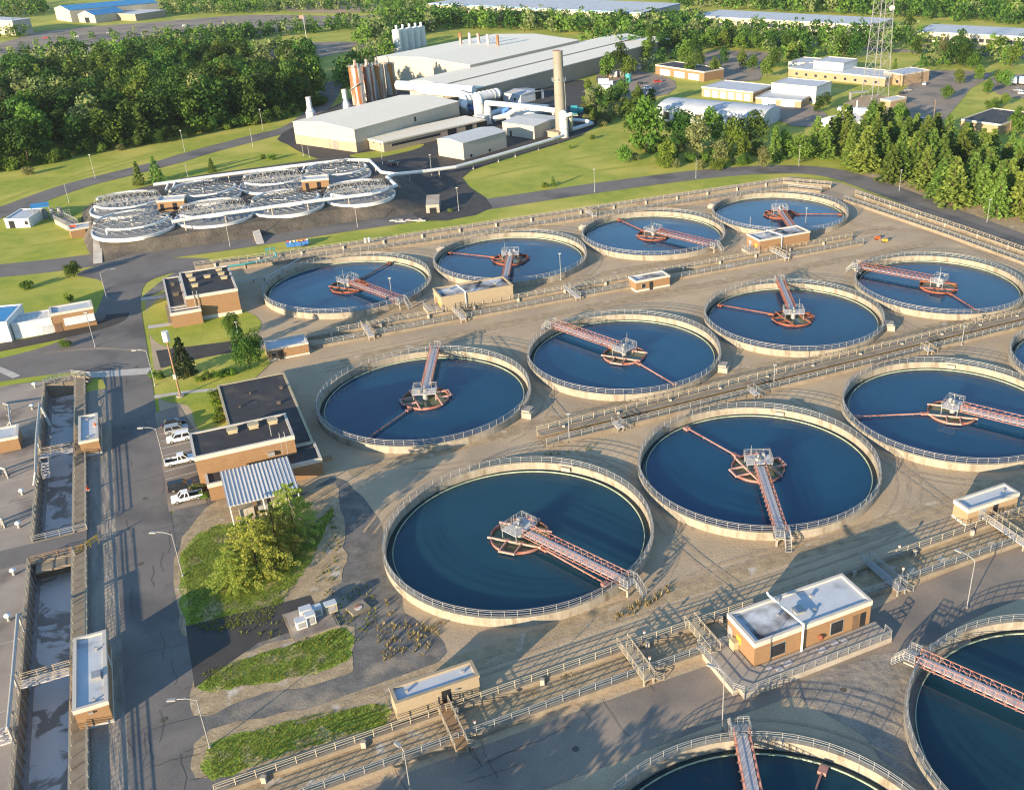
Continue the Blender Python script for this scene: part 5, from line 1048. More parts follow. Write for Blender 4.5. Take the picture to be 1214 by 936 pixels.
# the dense wood
wood = scatter([(-60, 214), (0, 202), (60, 190), (120, 178), (175, 170), (235, 158), (290, 147), (340, 138), (382, 121), (388, 100), (372, 92), (320, 90), (250, 84), (150, 92), (60, 104), (-60, 122)], 9.4, 230, 5)
for p in wood:
    k = rg.choice(('b0', 'b1', 'b2', 'b3', 'b1', 'b3', 'b1', 'p0', 'n1', 'n0', 'b3')); h = rg.uniform(14.5, 22)
    tree(k, p, h, ('conifer' if k[0] == 'n' else 'pale leaved tree' if k[0] == 'p' else 'leafy green tree') + ' standing in the dense dark wood by the access road', group=('conifers' if k[0] == 'n' else 'pale trees' if k[0] == 'p' else 'trees') + ' of the dense wood', name='conifer' if k[0] == 'n' else 'broadleaf_tree', wide=rg.uniform(.9, 1.1))
edge_ = smooth_loop([at(*p) for p in [(-30, 209), (0, 203), (60, 192), (120, 180), (175, 172), (235, 160), (290, 149), (340, 140), (384, 122)]], 5, 1.5, False)
for p in edge_: tree(rg.choice(('s0', 's0', 'b1', 'b3')), Vector((p.x, p.y, 0)), rg.uniform(3, 6.5), 'leafy thicket at the foot of the dense wood edge', 'shrub', 'shrub', 'thicket along the wood edge')
for i, (x, y, h, k, nm, lb) in enumerate([(34, 207, 3.4, 's1', 'shrub', 'pale round shrub at the wood edge on the grass bank'), (12, 198, 4, 's0', 'shrub', 'green shrub at the end of the wood edge'), (130, 176, 5, 'b0', 'broadleaf_tree', 'young tree stepping out of the wood edge by a yellow bush'), (143, 178, 3., 's1', 'shrub', 'yellow green bush at the wood edge'), (165, 174, 5.2, 'b2', 'broadleaf_tree', 'bright green young tree in front of the wood'),
        (255, 144, 7, 'b0', 'broadleaf_tree', 'rounded light tree at the wood edge above the road lamp'), (325, 138, 6.5, 'n1', 'conifer', 'slim conifer at the end of the wood edge')]):
    tree(k, at(x, y), h, lb, 'shrub' if nm == 'shrub' else 'tree', nm)
# conifers and shrubs on the grass by the filters
tree('n0', at(166, 219), 8.2, 'lone conifer beside the filters, left one of the touching pair', name='conifer'); tree('n1', at(187, 216), 9.2, 'lone conifer beside the filters, taller one of the touching pair', name='conifer')
tree('n2', at(252, 204), 5.2, 'small conifer alone on the grassy island', name='conifer'); tree('s0', at(322, 189.5), 2.6, 'round green shrub on the grassy island', 'shrub', 'shrub'); tree('s0', at(311, 188), 2., 'small shrub on the grassy island', 'shrub', 'shrub')
# lawn tree row and garden of the offices
tree('B1', at(88, 328), 4.6, 'round green bush tree on the lawn by the road junction', name='broadleaf_tree', wide=1.25); tree('s0', at(32, 342), 2.6, 'loose low shrub on the shaded lawn', 'shrub', 'shrub', wide=1.1); tree('s0', at(83, 358), 2.9, 'small dark shrub behind the trailer office', 'shrub', 'shrub', wide=.6); tree('s0', at(79, 411), 2., 'little bush on the lawn strip by the trailer', 'shrub', 'shrub')
tree('B1', at(296, 436), 10.2, 'large rounded green tree behind the offices', name='broadleaf_tree', wide=.8); tree('B0', at(279, 402), 6.4, 'smaller bright green tree by the black roofed building', name='broadleaf_tree', wide=.85)
tree('d0', at(220, 444), 8.6, 'dark bushy conifer by the utility pole with the white drum', name='conifer', wide=1.05)
tree('L0', at(306, 676), 9.6, 'big yellow green feathery tree below the white canopy', name='conifer', wide=1.1); tree('L0', at(350, 634), 9.4, 'yellow green feathery tree leaning beside the canopy', name='conifer', wide=.9); tree('L0', at(330, 656), 8.4, 'yellow green feathery tree between its two taller neighbours', name='conifer', wide=1.); tree('L0', at(278, 692), 6.0, 'low yellow green feathery tree on the grass slope', name='conifer', wide=1.15)
for i, (x, y, h) in enumerate(((237, 452, 1.6), (246, 449, 1.9), (257, 447, 1.7), (266, 446, 2.0), (275, 444, 1.9), (190, 449, 1.9), (182, 447, 1.6), (255, 470, 1.9), (257, 480, 2.0), (258, 490, 1.8), (259, 499, 1.9), (236, 582, 2.1), (243, 590, 1.4))):
    tree('s0' if i != 11 else 's1', at(x, y), h, ('leafy shrub in the hedge row behind the offices' if i < 5 else 'small shrub beside the lamp and crossing slab' if i < 7 else 'upright shrub along the office side wall' if i < 11 else 'yellow shrub at the office corner'), 'shrub', 'shrub', ('hedge row shrubs behind the offices' if i < 5 else 'shrubs by the crossing slab' if i < 7 else 'shrubs along the office wall' if i < 11 else 'shrubs at the office corner'))
tree('s1', at(398, 248 + 40), 1.5, 'low bush by the concrete vault', 'shrub', 'shrub').location = at(534, 251)
# deciduous belt beyond the lawn slope
belt = [(740, 193, 6, 'b2'), (766, 180, 17, 'b0'), (752, 160, 12, 'b1'), (790, 196, 9, 'b0'), (806, 176, 14, 'b3'), (826, 186, 13, 'p0'), (842, 172, 13, 'b0'), (853, 195, 9, 'p1'), (868, 178, 12, 'b2'), (880, 190, 8, 'b0'), (895, 172, 12, 'b3'), (918, 190, 11, 'n0'), (930, 186, 9, 'b0'), (905, 200, 6, 'p0'), (948, 193, 10, 'b2'),
        (700, 130, 9, 'p0'), (712, 122, 9, 'b0'), (724, 128, 10, 'b1'), (736, 118, 10, 'b2'), (728, 142, 9, 'p1'), (742, 138, 9, 'b0'), (756, 128, 11, 'b0'), (698, 112, 8, 'b0'), (692, 136, 6, 'p1'), (772, 124, 8, 'b1'), (705, 146, 7, 'b0'),
        (720, 94, 10, 'b0'), (736, 84, 11, 'b1'), (745, 92, 9, 'b2'), (768, 72, 11, 'b0'), (785, 66, 10, 'b3'), (776, 60, 11, 'b1'), (800, 62, 10, 'b0'), (817, 92, 8, 'b2'), (846, 92, 8, 'b0'), (858, 76, 7, 'b1'), (828, 82, 7, 'b3'), (880, 82, 7.5, 'b0'), (892, 84, 7, 'b2'), (909, 92, 8, 'b0'), (917, 80, 8, 'b1'), (868, 56, 9, 'b1'), (878, 60, 9, 'b2'), (896, 60, 9, 'b0'), (915, 62, 9, 'b1'), (933, 62, 9, 'b3'), (858, 58, 9, 'b0'), (842, 56, 9, 'b2'), (825, 66, 9, 'b1'), (812, 78, 9, 'b0'),
        (940, 74, 9, 'b2'), (950, 72, 8, 'b0'), (970, 134, 8, 'b1'), (978, 126, 7, 'b3'), (1000, 68, 11, 'b3'), (1014, 70, 11, 'b1'), (1076, 40, 10, 'b1'), (1086, 66, 8, 'b1'), (1118, 72, 10, 'p0'), (1132, 76, 11, 'b3'), (1144, 80, 10, 'b1'), (1154, 84, 8, 'b2'), (1200, 80, 10, 'b0'), (1186, 66, 8, 'b1'), (1175, 66, 7, 'b2'), (1138, 60, 9, 'b1'), (1160, 96, 6, 'b0'), (1122, 118, 8, 'b2'), (1137, 100, 6, 'b2'), (1170, 112, 8, 'b0'), (1190, 104, 7, 'b2'), (1068, 141, 8, 's0'), (1104, 150, 5, 's0'), (1176, 130, 6, 's0'), (1190, 126, 7, 'b2'), (1205, 160, 10, 'b0'), (1183, 100, 5, 'b0'), (1060, 88, 6, 'n0')]
for x, y, h, k in belt:
    far = y < 105; tree(k, at(x, y), h*(1.4 if far else .95 if y < 152 else 1.25 if x < 780 else 1.15), ({'n': 'conifer', 'p': 'pale leaved tree', 's': 'low rounded tree', 'b': 'leafy green tree'}[k[0]]) + (' among the car parks and office blocks' if far else ' in the loose belt above the lawn slope'), group={'n': 'conifers', 'p': 'pale trees', 's': 'low trees', 'b': 'green trees'}[k[0]] + (' among the office blocks' if far else ' of the belt above the lawn slope'), name='conifer' if k[0] == 'n' else 'broadleaf_tree')
tree('n2', at(656, 221), 3.6, 'small dark conifer alone on the lawn slope', name='conifer'); tree('s0', at(646, 222), 2.2, 'low dark bush beside the small conifer on the slope', 'shrub', 'shrub'); tree('s0', at(702, 165), 2.2, 'little bush high on the lawn slope', 'shrub', 'shrub'); tree('s0', at(676, 176), 1.5, 'tiny bush in the middle of the lawn slope', 'shrub', 'shrub')
for p in scatter([(742, 192), (800, 201), (860, 203), (935, 194), (935, 176), (840, 176), (760, 168)], 7.5, 40, 15) + scatter([(692, 150), (712, 152), (748, 146), (760, 128), (730, 118), (695, 120)], 6.5, 24, 16):
    tree(rg.choice(('s0', 's1', 's0')), p, rg.uniform(2.6, 5.4), 'leafy bush in the undergrowth between the loose belt of trees', 'shrub', 'shrub', 'bushes of the belt above the lawn slope')
# the pine belt
for p in scatter([(962, 188), (1000, 196), (1060, 218), (1110, 238), (1240, 285), (1260, 215), (1150, 186), (1060, 166), (985, 166)], 7.0, 85, 9):
    tree(rg.choice(('n0', 'n1', 'n2')), p, rg.uniform(12, 16.5), 'pine standing in the belt beside the bend of the perimeter road', name='pine_tree', group='pines of the road belt', wide=rg.uniform(1.05, 1.3))
# far woods read as one mass
far = MB(); kk = 0
def mass(px, gap, h0, h1, seed, mi=0):
    global kk
    for p in scatter(px, gap, 4000, seed):
        kk += 1; h = rg.uniform(h0, h1)*1.3; broad(rg.randrange(10**6), 95, .085, 8, .46, .50, .5, far, p, h, rg.choice((0, 0, 1, 1, 2)))
mass([(-40, 100), (60, 92), (160, 80), (260, 72), (380, 72), (372, 58), (300, 62), (240, 56), (150, 66), (60, 78), (-40, 88)], 9.5, 6, 9, 21)
mass([(190, 58), (260, 52), (340, 44), (430, 36), (430, 28), (320, 36), (230, 46), (180, 52)], 11, 6, 9, 22)
mass([(396, 106), (404, 94), (424, 80), (440, 66), (462, 54), (470, 64), (448, 72), (436, 84), (408, 112)], 8.5, 8, 11, 32)
mass([(420, 58), (470, 46), (540, 34), (640, 38), (700, 42), (760, 46), (830, 40), (830, 27), (760, 31), (690, 32), (600, 28), (520, 22), (450, 30)], 10, 9, 12, 23)
mass([(-60, 30), (40, 20), (60, 14), (40, 4), (-60, 12)], 14, 8, 11, 24)
mass([(190, 8), (320, 2), (440, 6), (510, 10), (510, 0), (400, -10), (200, -8)], 16, 7, 10, 25)
for i, (x, y, h) in enumerate(((-33, 58, 8), (-28, 54, 8.5), (-23, 57, 7.5), (-18, 53, 8.5), (-13, 55, 8), (-7, 52, 8), (-37, 60, 7), (-31, 50, 9), (-20, 48, 9), (-11, 47, 9), (-2, 50, 8))):
    tree('b%d' % (i % 4), Vector((x, y, 0)), h, 'tree beside the lower road whose shade falls across it', group='trees shading the lower road', wide=1.75)
mass([(690, 60), (730, 70), (800, 58), (840, 44), (820, 38), (760, 46)], 9.5, 9, 11.5, 26)
mass([(815, 60), (860, 56), (935, 62), (1000, 62), (1040, 58), (1090, 54), (1090, 44), (1030, 44), (940, 42), (830, 36), (806, 44)], 12.5, 8, 10.5, 27)
mass([(800, 8), (900, 14), (1000, 18), (1080, 22), (1250, 34), (1300, 14), (1250, -30), (1000, -40), (780, -22)], 12.5, 9, 13, 28)
mass([(500, -6), (640, -6), (780, 0), (790, -20), (640, -28), (500, -24)], 15, 9, 13, 29)
mass([(-80, 0), (200, -8), (500, -22), (500, -40), (-200, -40)], 26, 9, 13, 31)
mass([(930, 86), (1000, 70), (1090, 66), (1214, 72), (1214, 60), (1090, 58), (960, 60), (900, 52), (830, 50), (840, 58), (900, 60)], 17, 7, 10, 33)
mass([(700, 122), (730, 116), (752, 108), (735, 128), (712, 136)], 8, 6, 8, 34)
mass([(735, 92), (790, 66), (822, 62), (800, 74), (760, 92)], 11, 6, 9, 35)
mass([(0, 76), (80, 68), (160, 60), (230, 50), (300, 40), (300, 48), (220, 60), (120, 74), (20, 84)], 8.5, 7, 10, 40)
mass([(180, 14), (330, 6), (400, 6), (400, 12), (300, 16), (200, 20)], 11, 7, 9, 41)
mass([(-30, 48), (30, 44), (40, 36), (-20, 38)], 12, 6, 9, 42)
mass([(60, 48), (250, 33), (256, 37), (60, 54)], 15, 4, 5.5, 36)
mass([(-20, 60), (90, 52), (90, 56), (-20, 66)], 13, 4, 6, 37)
mass([(380, 14), (520, 18), (520, 8), (420, 4)], 14, 6, 9, 38)
mass([(1090, 84), (1140, 80), (1214, 82), (1214, 66), (1150, 70), (1098, 72)], 13, 6, 9, 30)
o = far.build('woodland', [M['leaf'], M['leafd'], M['leafp']]); setp(o, kind='stuff')
# grass tufts and weeds
def tufts(name, polys, n, m, s, seed, nb=4):
    rg = random.Random(seed); mb = MB(); areas = []
    for px in polys:
        P = [at(*p) if not isinstance(p, Vector) else p for p in px]; x0, x1, y0, y1 = min(p.x for p in P), max(p.x for p in P), min(p.y for p in P), max(p.y for p in P); areas.append((P, x0, x1, y0, y1, (x1-x0)*(y1-y0)))
    tot = sum(a[-1] for a in areas)
    for P, x0, x1, y0, y1, A in areas:
        for i in range(int(n*A/tot)):
            p = Vector((rg.uniform(x0, x1), rg.uniform(y0, y1), .05))
            if not in_poly(p, P): continue
            q_ = s*rg.uniform(.5, 1.6)
            for k in range(nb):
                a = rg.uniform(0, 6.28); d = Vector((math.cos(a), math.sin(a), 0)); w = Vector((-d.y, d.x, 0))*q_*.22; b = p + d*q_*.25*rg.random()
                mb.add([b-w, b+w, b+d*q_*rg.uniform(.3, .9)+Vector((0, 0, q_*rg.uniform(.5, 1.1)))], [(0, 1, 2)])
    return setp(mb.build(name, m), kind='stuff')
tufts('grass', [[(216, 655), (250, 625), (300, 620), (352, 640), (395, 600), (372, 660), (345, 700), (320, 735), (258, 748), (225, 742)], [(240, 797), (345, 764), (410, 744), (412, 783), (350, 803), (290, 813), (244, 820)], [(246, 884), (360, 850), (452, 834), (458, 858), (400, 876), (252, 924)]], 26000, M['blade'], .15, 41)
tufts('weeds', [[(385, 700), (440, 690), (450, 740), (410, 770), (340, 770)], [(395, 600), (405, 640), (398, 690), (375, 690)], [(230, 745), (340, 730), (330, 760)], [(640, 540), (720, 520), (700, 535)]], 600, M['blade'], .28, 42, 6)
tufts('dry_weeds', [[(448, 735), (478, 745), (462, 790), (445, 770)], [(480, 740), (535, 738), (500, 780), (470, 775)], [(610, 825), (680, 785), (690, 800), (620, 832)], [(455, 700), (470, 730), (462, 740)], [(720, 735), (800, 690), (800, 700), (740, 735)]], 420, M['straw'], .4, 43, 7)

# ================================================================== street furniture, vehicles, small things
LG = 'street lamps of the works'
def lamp(base, topy, label, arm=None, m='galv', r=.085, head=True, group=None, name='street_lamp', z=0.):
    p = at(*base, z); h = height(base, topy)
    t = thing(name, label, 'street lamp' if name == 'street_lamp' else 'pole', (p.x, p.y, z), 0)
    MB().cyl((0, 0, -.1), (0, 0, h), r, r*.65, 8).cyl((0, 0, -.1), (0, 0, .25), r*2.2, r*2.2, 8).build('pole', M[m], t)
    if arm:
        w = at(*arm, h + .25 + z); d = Vector((w.x-p.x, w.y-p.y, 0)); L = min(3.4, d.length); d.normalize()
        MB().tube([(0, 0, h-.1), d*L*.45+Vector((0, 0, h+.28)), d*L+Vector((0, 0, h+.3))], r*.6, 6).build('arm', M[m], t)
        o = MB().cbox(0, 0, -.16, .95, .36, .2).build('lamp_head', M['galv'], t); o.location = d*(L+.35)+Vector((0, 0, h+.32)); o.rotation_euler = (0, 0, math.atan2(d.y, d.x))
    elif head: MB().cbox(0, 0, h, .7, .35, .22).build('lamp_head', M['galv'], t)
    return t
lamp((249, 886), 829, 'white street lamp at the road edge by the lowest grass strip', (207, 829))
lamp((217, 683), 633, 'white street lamp at the road edge by the yellow green trees', (184, 631))
lamp((196, 552), 508, 'white street lamp between the parked pickups', (169, 507))
lamp((184, 457), 416, 'white street lamp at the crossing slab', (161, 415))
lamp((127, 355), 323, 'pale street lamp curving over the road by the shaded lawn', (132, 319))
lamp((113, 411), 371, 'plain lamp post in front of the white awning', None, 'galv')
lamp((1146, 721), 664, 'white street lamp on the lower road beside the small brick hut', (1139, 654))
lamp((856, 866), 797, 'white street lamp at the control house porch corner', (846, 790))
lamp((488, 946), 890, 'white street lamp on the lower road by the plank footbridge', (474, 884))
for b, ty, lb, hd in (((675, 523), 491, 'lamp post at the end of the middle channel', 1), ((917, 461), 433, 'lamp post behind the tank with the near rim bridge', 1), ((1140, 409), 387, 'lamp post on the middle channel near the pine belt side', 1), ((665, 332), 301, 'brown lamp post before the tan pump house tank', 1), ((465, 355), 330, 'lamp post in front of the rear tank by the black roofed building', 1), ((955, 266), 247, 'lamp post beyond the farthest tank rim', 1), ((889, 272), 257, 'short post at the brick hut before the farthest tank', 0),
        ((544, 250), 223, 'lamp post behind the concrete vault', 1), ((424, 269), 243, 'lamp post on the mound slope below the filters', 0), ((273, 292), 263, 'lamp post on the mound slope nearer the concrete path', 0), ((1170, 263), 237, 'lamp post at the pine belt foot', 1), ((1066, 226), 202, 'lamp post at the pine belt by the road bend', 1), ((947, 197), 173, 'lamp post on the grass behind the farthest tank', 1), ((825, 211), 187, 'lamp post on the lawn slope foot', 0), ((705, 228), 201, 'lamp post in the middle of the lawn slope', 1),
        ((113, 211), 184, 'lamp post on the access road verge below the wood', 1), ((82, 240), 217, 'lamp post on the grass above the white shed', 0), ((219, 179), 155, 'lamp post by the wood edge at the access road', 1), ((300, 174), 152, 'lamp post on the tip of the grassy island', 0), ((312, 154), 130, 'lamp post between wood and factory hall', 1), ((225, 220), 194, 'lamp post behind the back row filters', 0), ((360, 185), 161, 'lamp post before the factory hall front', 0), ((367, 187), 168, 'short post beside the back pipe of the filters', 0), ((454, 197), 170, 'lamp post at the annex corner', 0), ((512, 208), 184, 'lamp post by the square shed', 1), ((284, 404), 382, 'lamp post in the office garden trees', 1)):
    lamp(b, ty, lb, None, 'galv', .1, bool(hd))
for b, ty, lb in (((395, 120), 85, 'brown wooden utility pole at the end of the wood'), ((70, 166), 146, 'bare wooden pole inside the wood edge'), ((427, 82), 52, 'wooden pole by the lane to the white silos'), ((465, 40), 14, 'tall wooden pole behind the white silos'), ((1195, 168), 142, 'wooden pole by the square tan brick building'), ((1107, 138), 118, 'wooden pole by the car park lane')):
    lamp(b, ty, lb, None, 'wood', .16, False, name='utility_pole')
p = at(214, 470); h = height((214, 470), 402); t = thing('utility_pole', 'tall wooden pole with a white drum on top beside the parked cars', 'pole', (p.x, p.y, 0))
MB().cyl((0, 0, -.1), (0, 0, h), .2, .15, 9).build('pole', M['wood'], t); MB().cyl((0, 0, h-.4), (0, 0, h+1.6), .62, .62, 14).build('drum', M['white'], t); MB().cyl((0, 0, -.1), (0, 0, .3), .8, .7, 12).build('footing', M['concpale'], t); MB().box(-.3, -.5, 4, .3, -.15, 5.).build('junction_box', M['galv'], t)
p = at(364, 50); t = thing('flagpole', 'white flagpole with a small flag by the far car park', 'flagpole', (p.x, p.y, 0)); MB().cyl((0, 0, 0), (0, 0, 17), .16, .08, 8).build('pole', M['white'], t); MB().box(-2.6, -.02, 14.6, -.1, .02, 16.6).build('flag', M['red'], t)
# ---- vehicles
def car_body(kind):
    L, Wd = {'sedan': (4.5, 1.75), 'suv': (4.5, 1.85), 'pickup': (5.3, 1.95)}[kind]; w = Wd/2; hb = {'sedan': .88, 'suv': 1.02, 'pickup': 1.05}[kind]; ht = {'sedan': 1.42, 'suv': 1.72, 'pickup': 1.8}[kind]
    def hull(prof, w0, w1):
        mb = MB(); n = len(prof)
        vs = [(x, -(w0 if z < hb+.01 else w1), z) for x, z in prof] + [(x, (w0 if z < hb+.01 else w1), z) for x, z in prof]
        return mb.add(vs, [tuple(range(n-1, -1, -1)), tuple(range(n, 2*n))] + [(k, (k+1) % n, n+(k+1) % n, n+k) for k in range(n)])
    low = [(-L/2, .38), (-L/2+.1, .28), (L/2-.1, .28), (L/2, .42), (L/2-.04, .72), (L/2-.25, hb-.14), (L/2-1.15, hb), (-L/2+.06, hb), (-L/2, hb-.2)]
    if kind == 'pickup': low = [(-L/2, .45), (L/2-.1, .4), (L/2, .5), (L/2-.03, .85), (L/2-.25, hb-.08), (L/2-1.2, hb), (-.35, hb), (-.35, .72), (-L/2+.1, .72), (-L/2+.1, hb), (-L/2, hb)]
    body = hull(low, w, w)
    if kind == 'pickup':
        for s in (-1, 1): body.box(-L/2, s*w-.05 if s > 0 else -w, .45, -.35, w if s > 0 else -w+.05, hb)
    c0, c1, r0, r1 = {'sedan': (-1.75, 1.15, -1.15, .35), 'suv': (-2.18, 1.15, -1.95, .45), 'pickup': (-.35, 1.45, -.25, .8)}[kind]
    cab = [(c0, hb), (c1, hb), (r1, ht), (r0, ht)]
    glass = hull(cab, w*.93, w*.78)
    roof = MB().box(r0-.06, -w*.79, ht-.03, r1+.06, w*.79, ht+.035)
    pil = MB()
    for s in (-1, 1):
        for (x0, x1) in ((c0, r0), (c1, r1), ((c0+c1)/2-.1, (r0+r1)/2-.1)):
            pil.add([(x0-.07, s*w*.945, hb), (x0+.07, s*w*.945, hb), (x1+.07, s*w*.80, ht), (x1-.07, s*w*.80, ht), (x0-.07, s*w*.87, hb), (x0+.07, s*w*.87, hb), (x1+.07, s*w*.72, ht), (x1-.07, s*w*.72, ht)], [(0, 1, 2, 3), (7, 6, 5, 4), (0, 3, 7, 4), (1, 5, 6, 2), (3, 2, 6, 7), (0, 4, 5, 1)])
    return L, w, hb, body, glass, roof, pil
WHEEL = MB().cyl((0, -.11, 0), (0, .11, 0), .34, .34, 18); RIMB = MB().cyl((0, -.125, 0), (0, .125, 0), .2, .2, 12)
CARP = {k: car_body(k) for k in ('sedan', 'suv', 'pickup')}
def car(p, rz, kind, paint_, label, group=None):
    L, w, hb, body, glass, roof, pil = CARP[kind]
    t = thing('parked_' + ('pickup' if kind == 'pickup' else 'car'), label, 'pickup' if kind == 'pickup' else 'car', (p.x, p.y, .075), rz, group); t.scale = (.9, .9, .9)
    def pt(k, nm, mb, m): o = part('car_' + k + kind + m, nm, mb, M[m], t); return o
    pt('b', 'body', body, paint_); pt('g', 'window', glass, 'dark'); pt('r', 'roof', roof, paint_); pt('p', 'pillar', pil, paint_)
    for x in (-L/2+.85, L/2-.9):
        for s in (-1, 1):
            o = pt('w', 'wheel', WHEEL, 'blackm'); o.location = (x, s*(w-.09), .34); r_ = part('car_rim', 'rim', RIMB, M['galv'], o)
    for s in (-1, 1):
        o = pt('h', 'headlight', MB().box(-.04, -.2, -.09, .05, .2, .09), 'galv'); o.location = (L/2-.06, s*(w-.28), .68)
        o = pt('t', 'tail_light', MB().box(-.05, -.14, -.12, .04, .14, .12), 'lampred'); o.location = (-L/2+.02, s*(w-.18), .74)
    if kind == 'pickup': pt('bed', 'bed_liner', MB().box(-L/2+.12, -w+.06, .7, -.38, w-.06, .74), 'blackm')
    return t
PG = 'cars parked beside the offices'
car(uv(-5.4, 183.1), GA, 'sedan', 'cblack', 'black car parked nearest the drum topped pole', PG); car(uv(-5.1, 179.8), GA, 'suv', 'csilver', 'silver car parked between the black car and the white estate', PG); car(uv(-5.0, 176.2), GA + math.pi, 'suv', 'cwhite', 'white estate car parked beside the silver car', PG)
car(uv(-5.4, 167.6), GA, 'pickup', 'cwhite', 'white pickup alone in the middle bays, cab toward the offices', PG); car(uv(-5.9, 158.4), GA, 'suv', 'cblack', 'black car parked beside the last white pickup', PG); car(uv(-5.3, 154.4), GA + math.pi, 'pickup', 'cwhite', 'white pickup with dark bed at the end of the row', PG)
far_cars = [(768, 106, 0, 'suv', 'cwhite'), (771, 112, .2, 'sedan', 'cwhite'), (1096, 101, 1.2, 'suv', 'cwhite'), (912, 128, .5, 'pickup', 'cwhite'), (1094, 143, .9, 'sedan', 'csilver'), (1088, 146, .9, 'suv', 'cblue'), (1114, 153, 0, 'suv', 'cred'), (1122, 154, 0, 'sedan', 'cred'), (1206, 108, 0, 'sedan', 'csilver'), (1212, 112, 0, 'suv', 'cwhite'), (1098, 92, .3, 'sedan', 'cblack'), (1076, 108, .3, 'sedan', 'csilver'), (1070, 112, .3, 'sedan', 'cblack'), (780, 98, .4, 'suv', 'cred'), (760, 100, .4, 'sedan', 'cblack'), (1150, 62, 0, 'sedan', 'csilver'), (1130, 58, 0, 'suv', 'cblack'), (958, 58, .4, 'sedan', 'cwhite'), (90, 44, .2, 'sedan', 'cwhite'), (130, 40, .2, 'sedan', 'csilver'), (160, 42, .2, 'suv', 'cblack'), (55, 46, .2, 'sedan', 'cred'), (220, 32, .2, 'suv', 'cwhite'), (350, 60, .2, 'sedan', 'cwhite'), (372, 58, .2, 'sedan', 'cblack'), (385, 62, .2, 'suv', 'csilver'), (467, 196, .4, 'suv', 'cblack')]
names_ = {'cwhite': 'white', 'cblack': 'black', 'csilver': 'silver', 'cred': 'red', 'cblue': 'dark blue'}
for i, (x, y, rz, k, c) in enumerate(far_cars):
    where = 'below the pine belt buildings' if (x > 1040 and y > 130) else 'in the laboratory car park' if (x > 1040 and y > 84) else 'in the yard behind the tan halls' if 750 < x < 800 else 'at the tan garage wing' if x == 912 else 'by the long white office row' if x > 900 else 'by the factory annex' if y > 190 else 'in the far car park'
    car(at(x, y), rz, k, c, '%s %s parked %s' % (names_[c], 'pickup' if k == 'pickup' else 'saloon car' if k == 'sedan' else 'tall car', where), 'cars %s' % where + ' ' + names_[c] + ' ' + k)
def truck(p, rz, label, c='cwhite', group=None):
    t = thing('box_truck', label, 'truck', (p.x, p.y, .1), rz, group); MB().box(-3.6, -1.2, .9, 1.6, 1.2, 3.5).build('box', M[c], t); MB().box(1.8, -1.1, .5, 3.6, 1.1, 2.4).build('cab', M['cwhite' if c != 'cred' else 'cred'], t); MB().box(3.0, -.95, 1.5, 3.65, .95, 2.25).build('windscreen', M['dark'], t); MB().box(-3.5, -.9, .5, 3.4, .9, .88).build('chassis', M['blackm'], t)
    for x in (-2.4, 2.6):
        for s in (-1, 1): MB().cyl((x, s*.85, .45), (x, s*1.15, .45), .47, n=14).build('wheel', M['blackm'], t)
truck(at(718, 102), .1, 'white box truck in the yard, farther one of the pair', group=None); truck(at(719, 110), .1, 'white box truck in the yard, nearer one of the pair'); truck(at(1201, 100), 1.3, 'white truck parked beyond the car park hedge, first of two'); truck(at(1210, 100), 1.3, 'white truck parked beyond the car park hedge at the picture edge')
# tanks and drums in the yard behind the trees
for i, (x, y, m, lb) in enumerate(((726, 92, 'rust', 'dark horizontal drum in the yard behind the belt trees'), (735, 91, 'grey', 'grey horizontal drum in the yard behind the belt trees'), (745, 97, 'teal', 'upright teal drum in the yard behind the belt trees'))):
    p = at(x, y); t = thing('storage_drum', lb, 'drum', (p.x, p.y, 0))
    if i < 2: MB().cyl((-2.5, 0, 1.7), (2.5, 0, 1.7), 1.6, n=16).build('shell', M[m], t); MB().box(-2, -1, -.1, 2, 1, .5).build('saddle', M['conc'], t)
    else: MB().cyl((0, 0, 0), (0, 0, 4), 1.6, n=16).build('shell', M[m], t); MB().cyl((0, 0, 4), (0, 0, 4.3), .5, n=10).build('lid', M['grey'], t)
# containers, pads and boxes
for i, (x, lb) in enumerate(((345, 'blue skip at the filter end of the roadside row'), (353, 'blue skip with coloured load in the middle of the roadside row'), (361.5, 'blue skip at the yard end of the roadside row'))):
    p = at(x, 292.5 - i*.9); t = thing('skip_container', lb, 'skip', (p.x, p.y, .06), R(15), 'blue skips by the road')
    MB().add([(-1.0, -.8, .1), (1.0, -.8, .1), (1.0, .8, .1), (-1.0, .8, .1), (-1.2, -.9, 1.3), (1.2, -.9, 1.3), (1.2, .9, 1.3), (-1.2, .9, 1.3)], [(3, 2, 1, 0), (0, 1, 5, 4), (1, 2, 6, 5), (2, 3, 7, 6), (3, 0, 4, 7), (4, 5, 6, 7)]).build('body', M['blue'], t)
    for k in range(3): MB().cbox(-.7+.7*k, random.uniform(-.3, .3), 1.3, .5, .6, .35).build('load', M[('orange', 'white', 'yellow')[(k+i) % 3]], t)
p = at(482, 262); t = thing('debris_pile', 'pale grey pile of broken slabs on the road verge', 'debris pile', (p.x, p.y, 0)); mb = MB()
for k in range(26): mb.cbox(random.uniform(-6, 6), random.uniform(-.9, .9), random.uniform(0, .3), random.uniform(.6, 1.6), random.uniform(.5, 1.1), random.uniform(.12, .3))
mb.build('slab_heap', M['walk'], t)['kind'] = 'stuff'
Rc = rect((348, 760), (403, 741), (392, 709), .2); t = thing('equipment_pad', 'concrete equipment pad at the end of the short driveway', 'slab', (Rc[0], Rc[1], 0), Rc[2]); L, D = Rc[3], Rc[4]; MB().box(-L/2, -D/2, -.05, L/2, D/2, .22).build('pad', M['conc'], t); MB().box(-L/2+.3, -D/2+.3, .2, L/2-.3, D/2-.3, .25).build('screed', M['slab'], t)
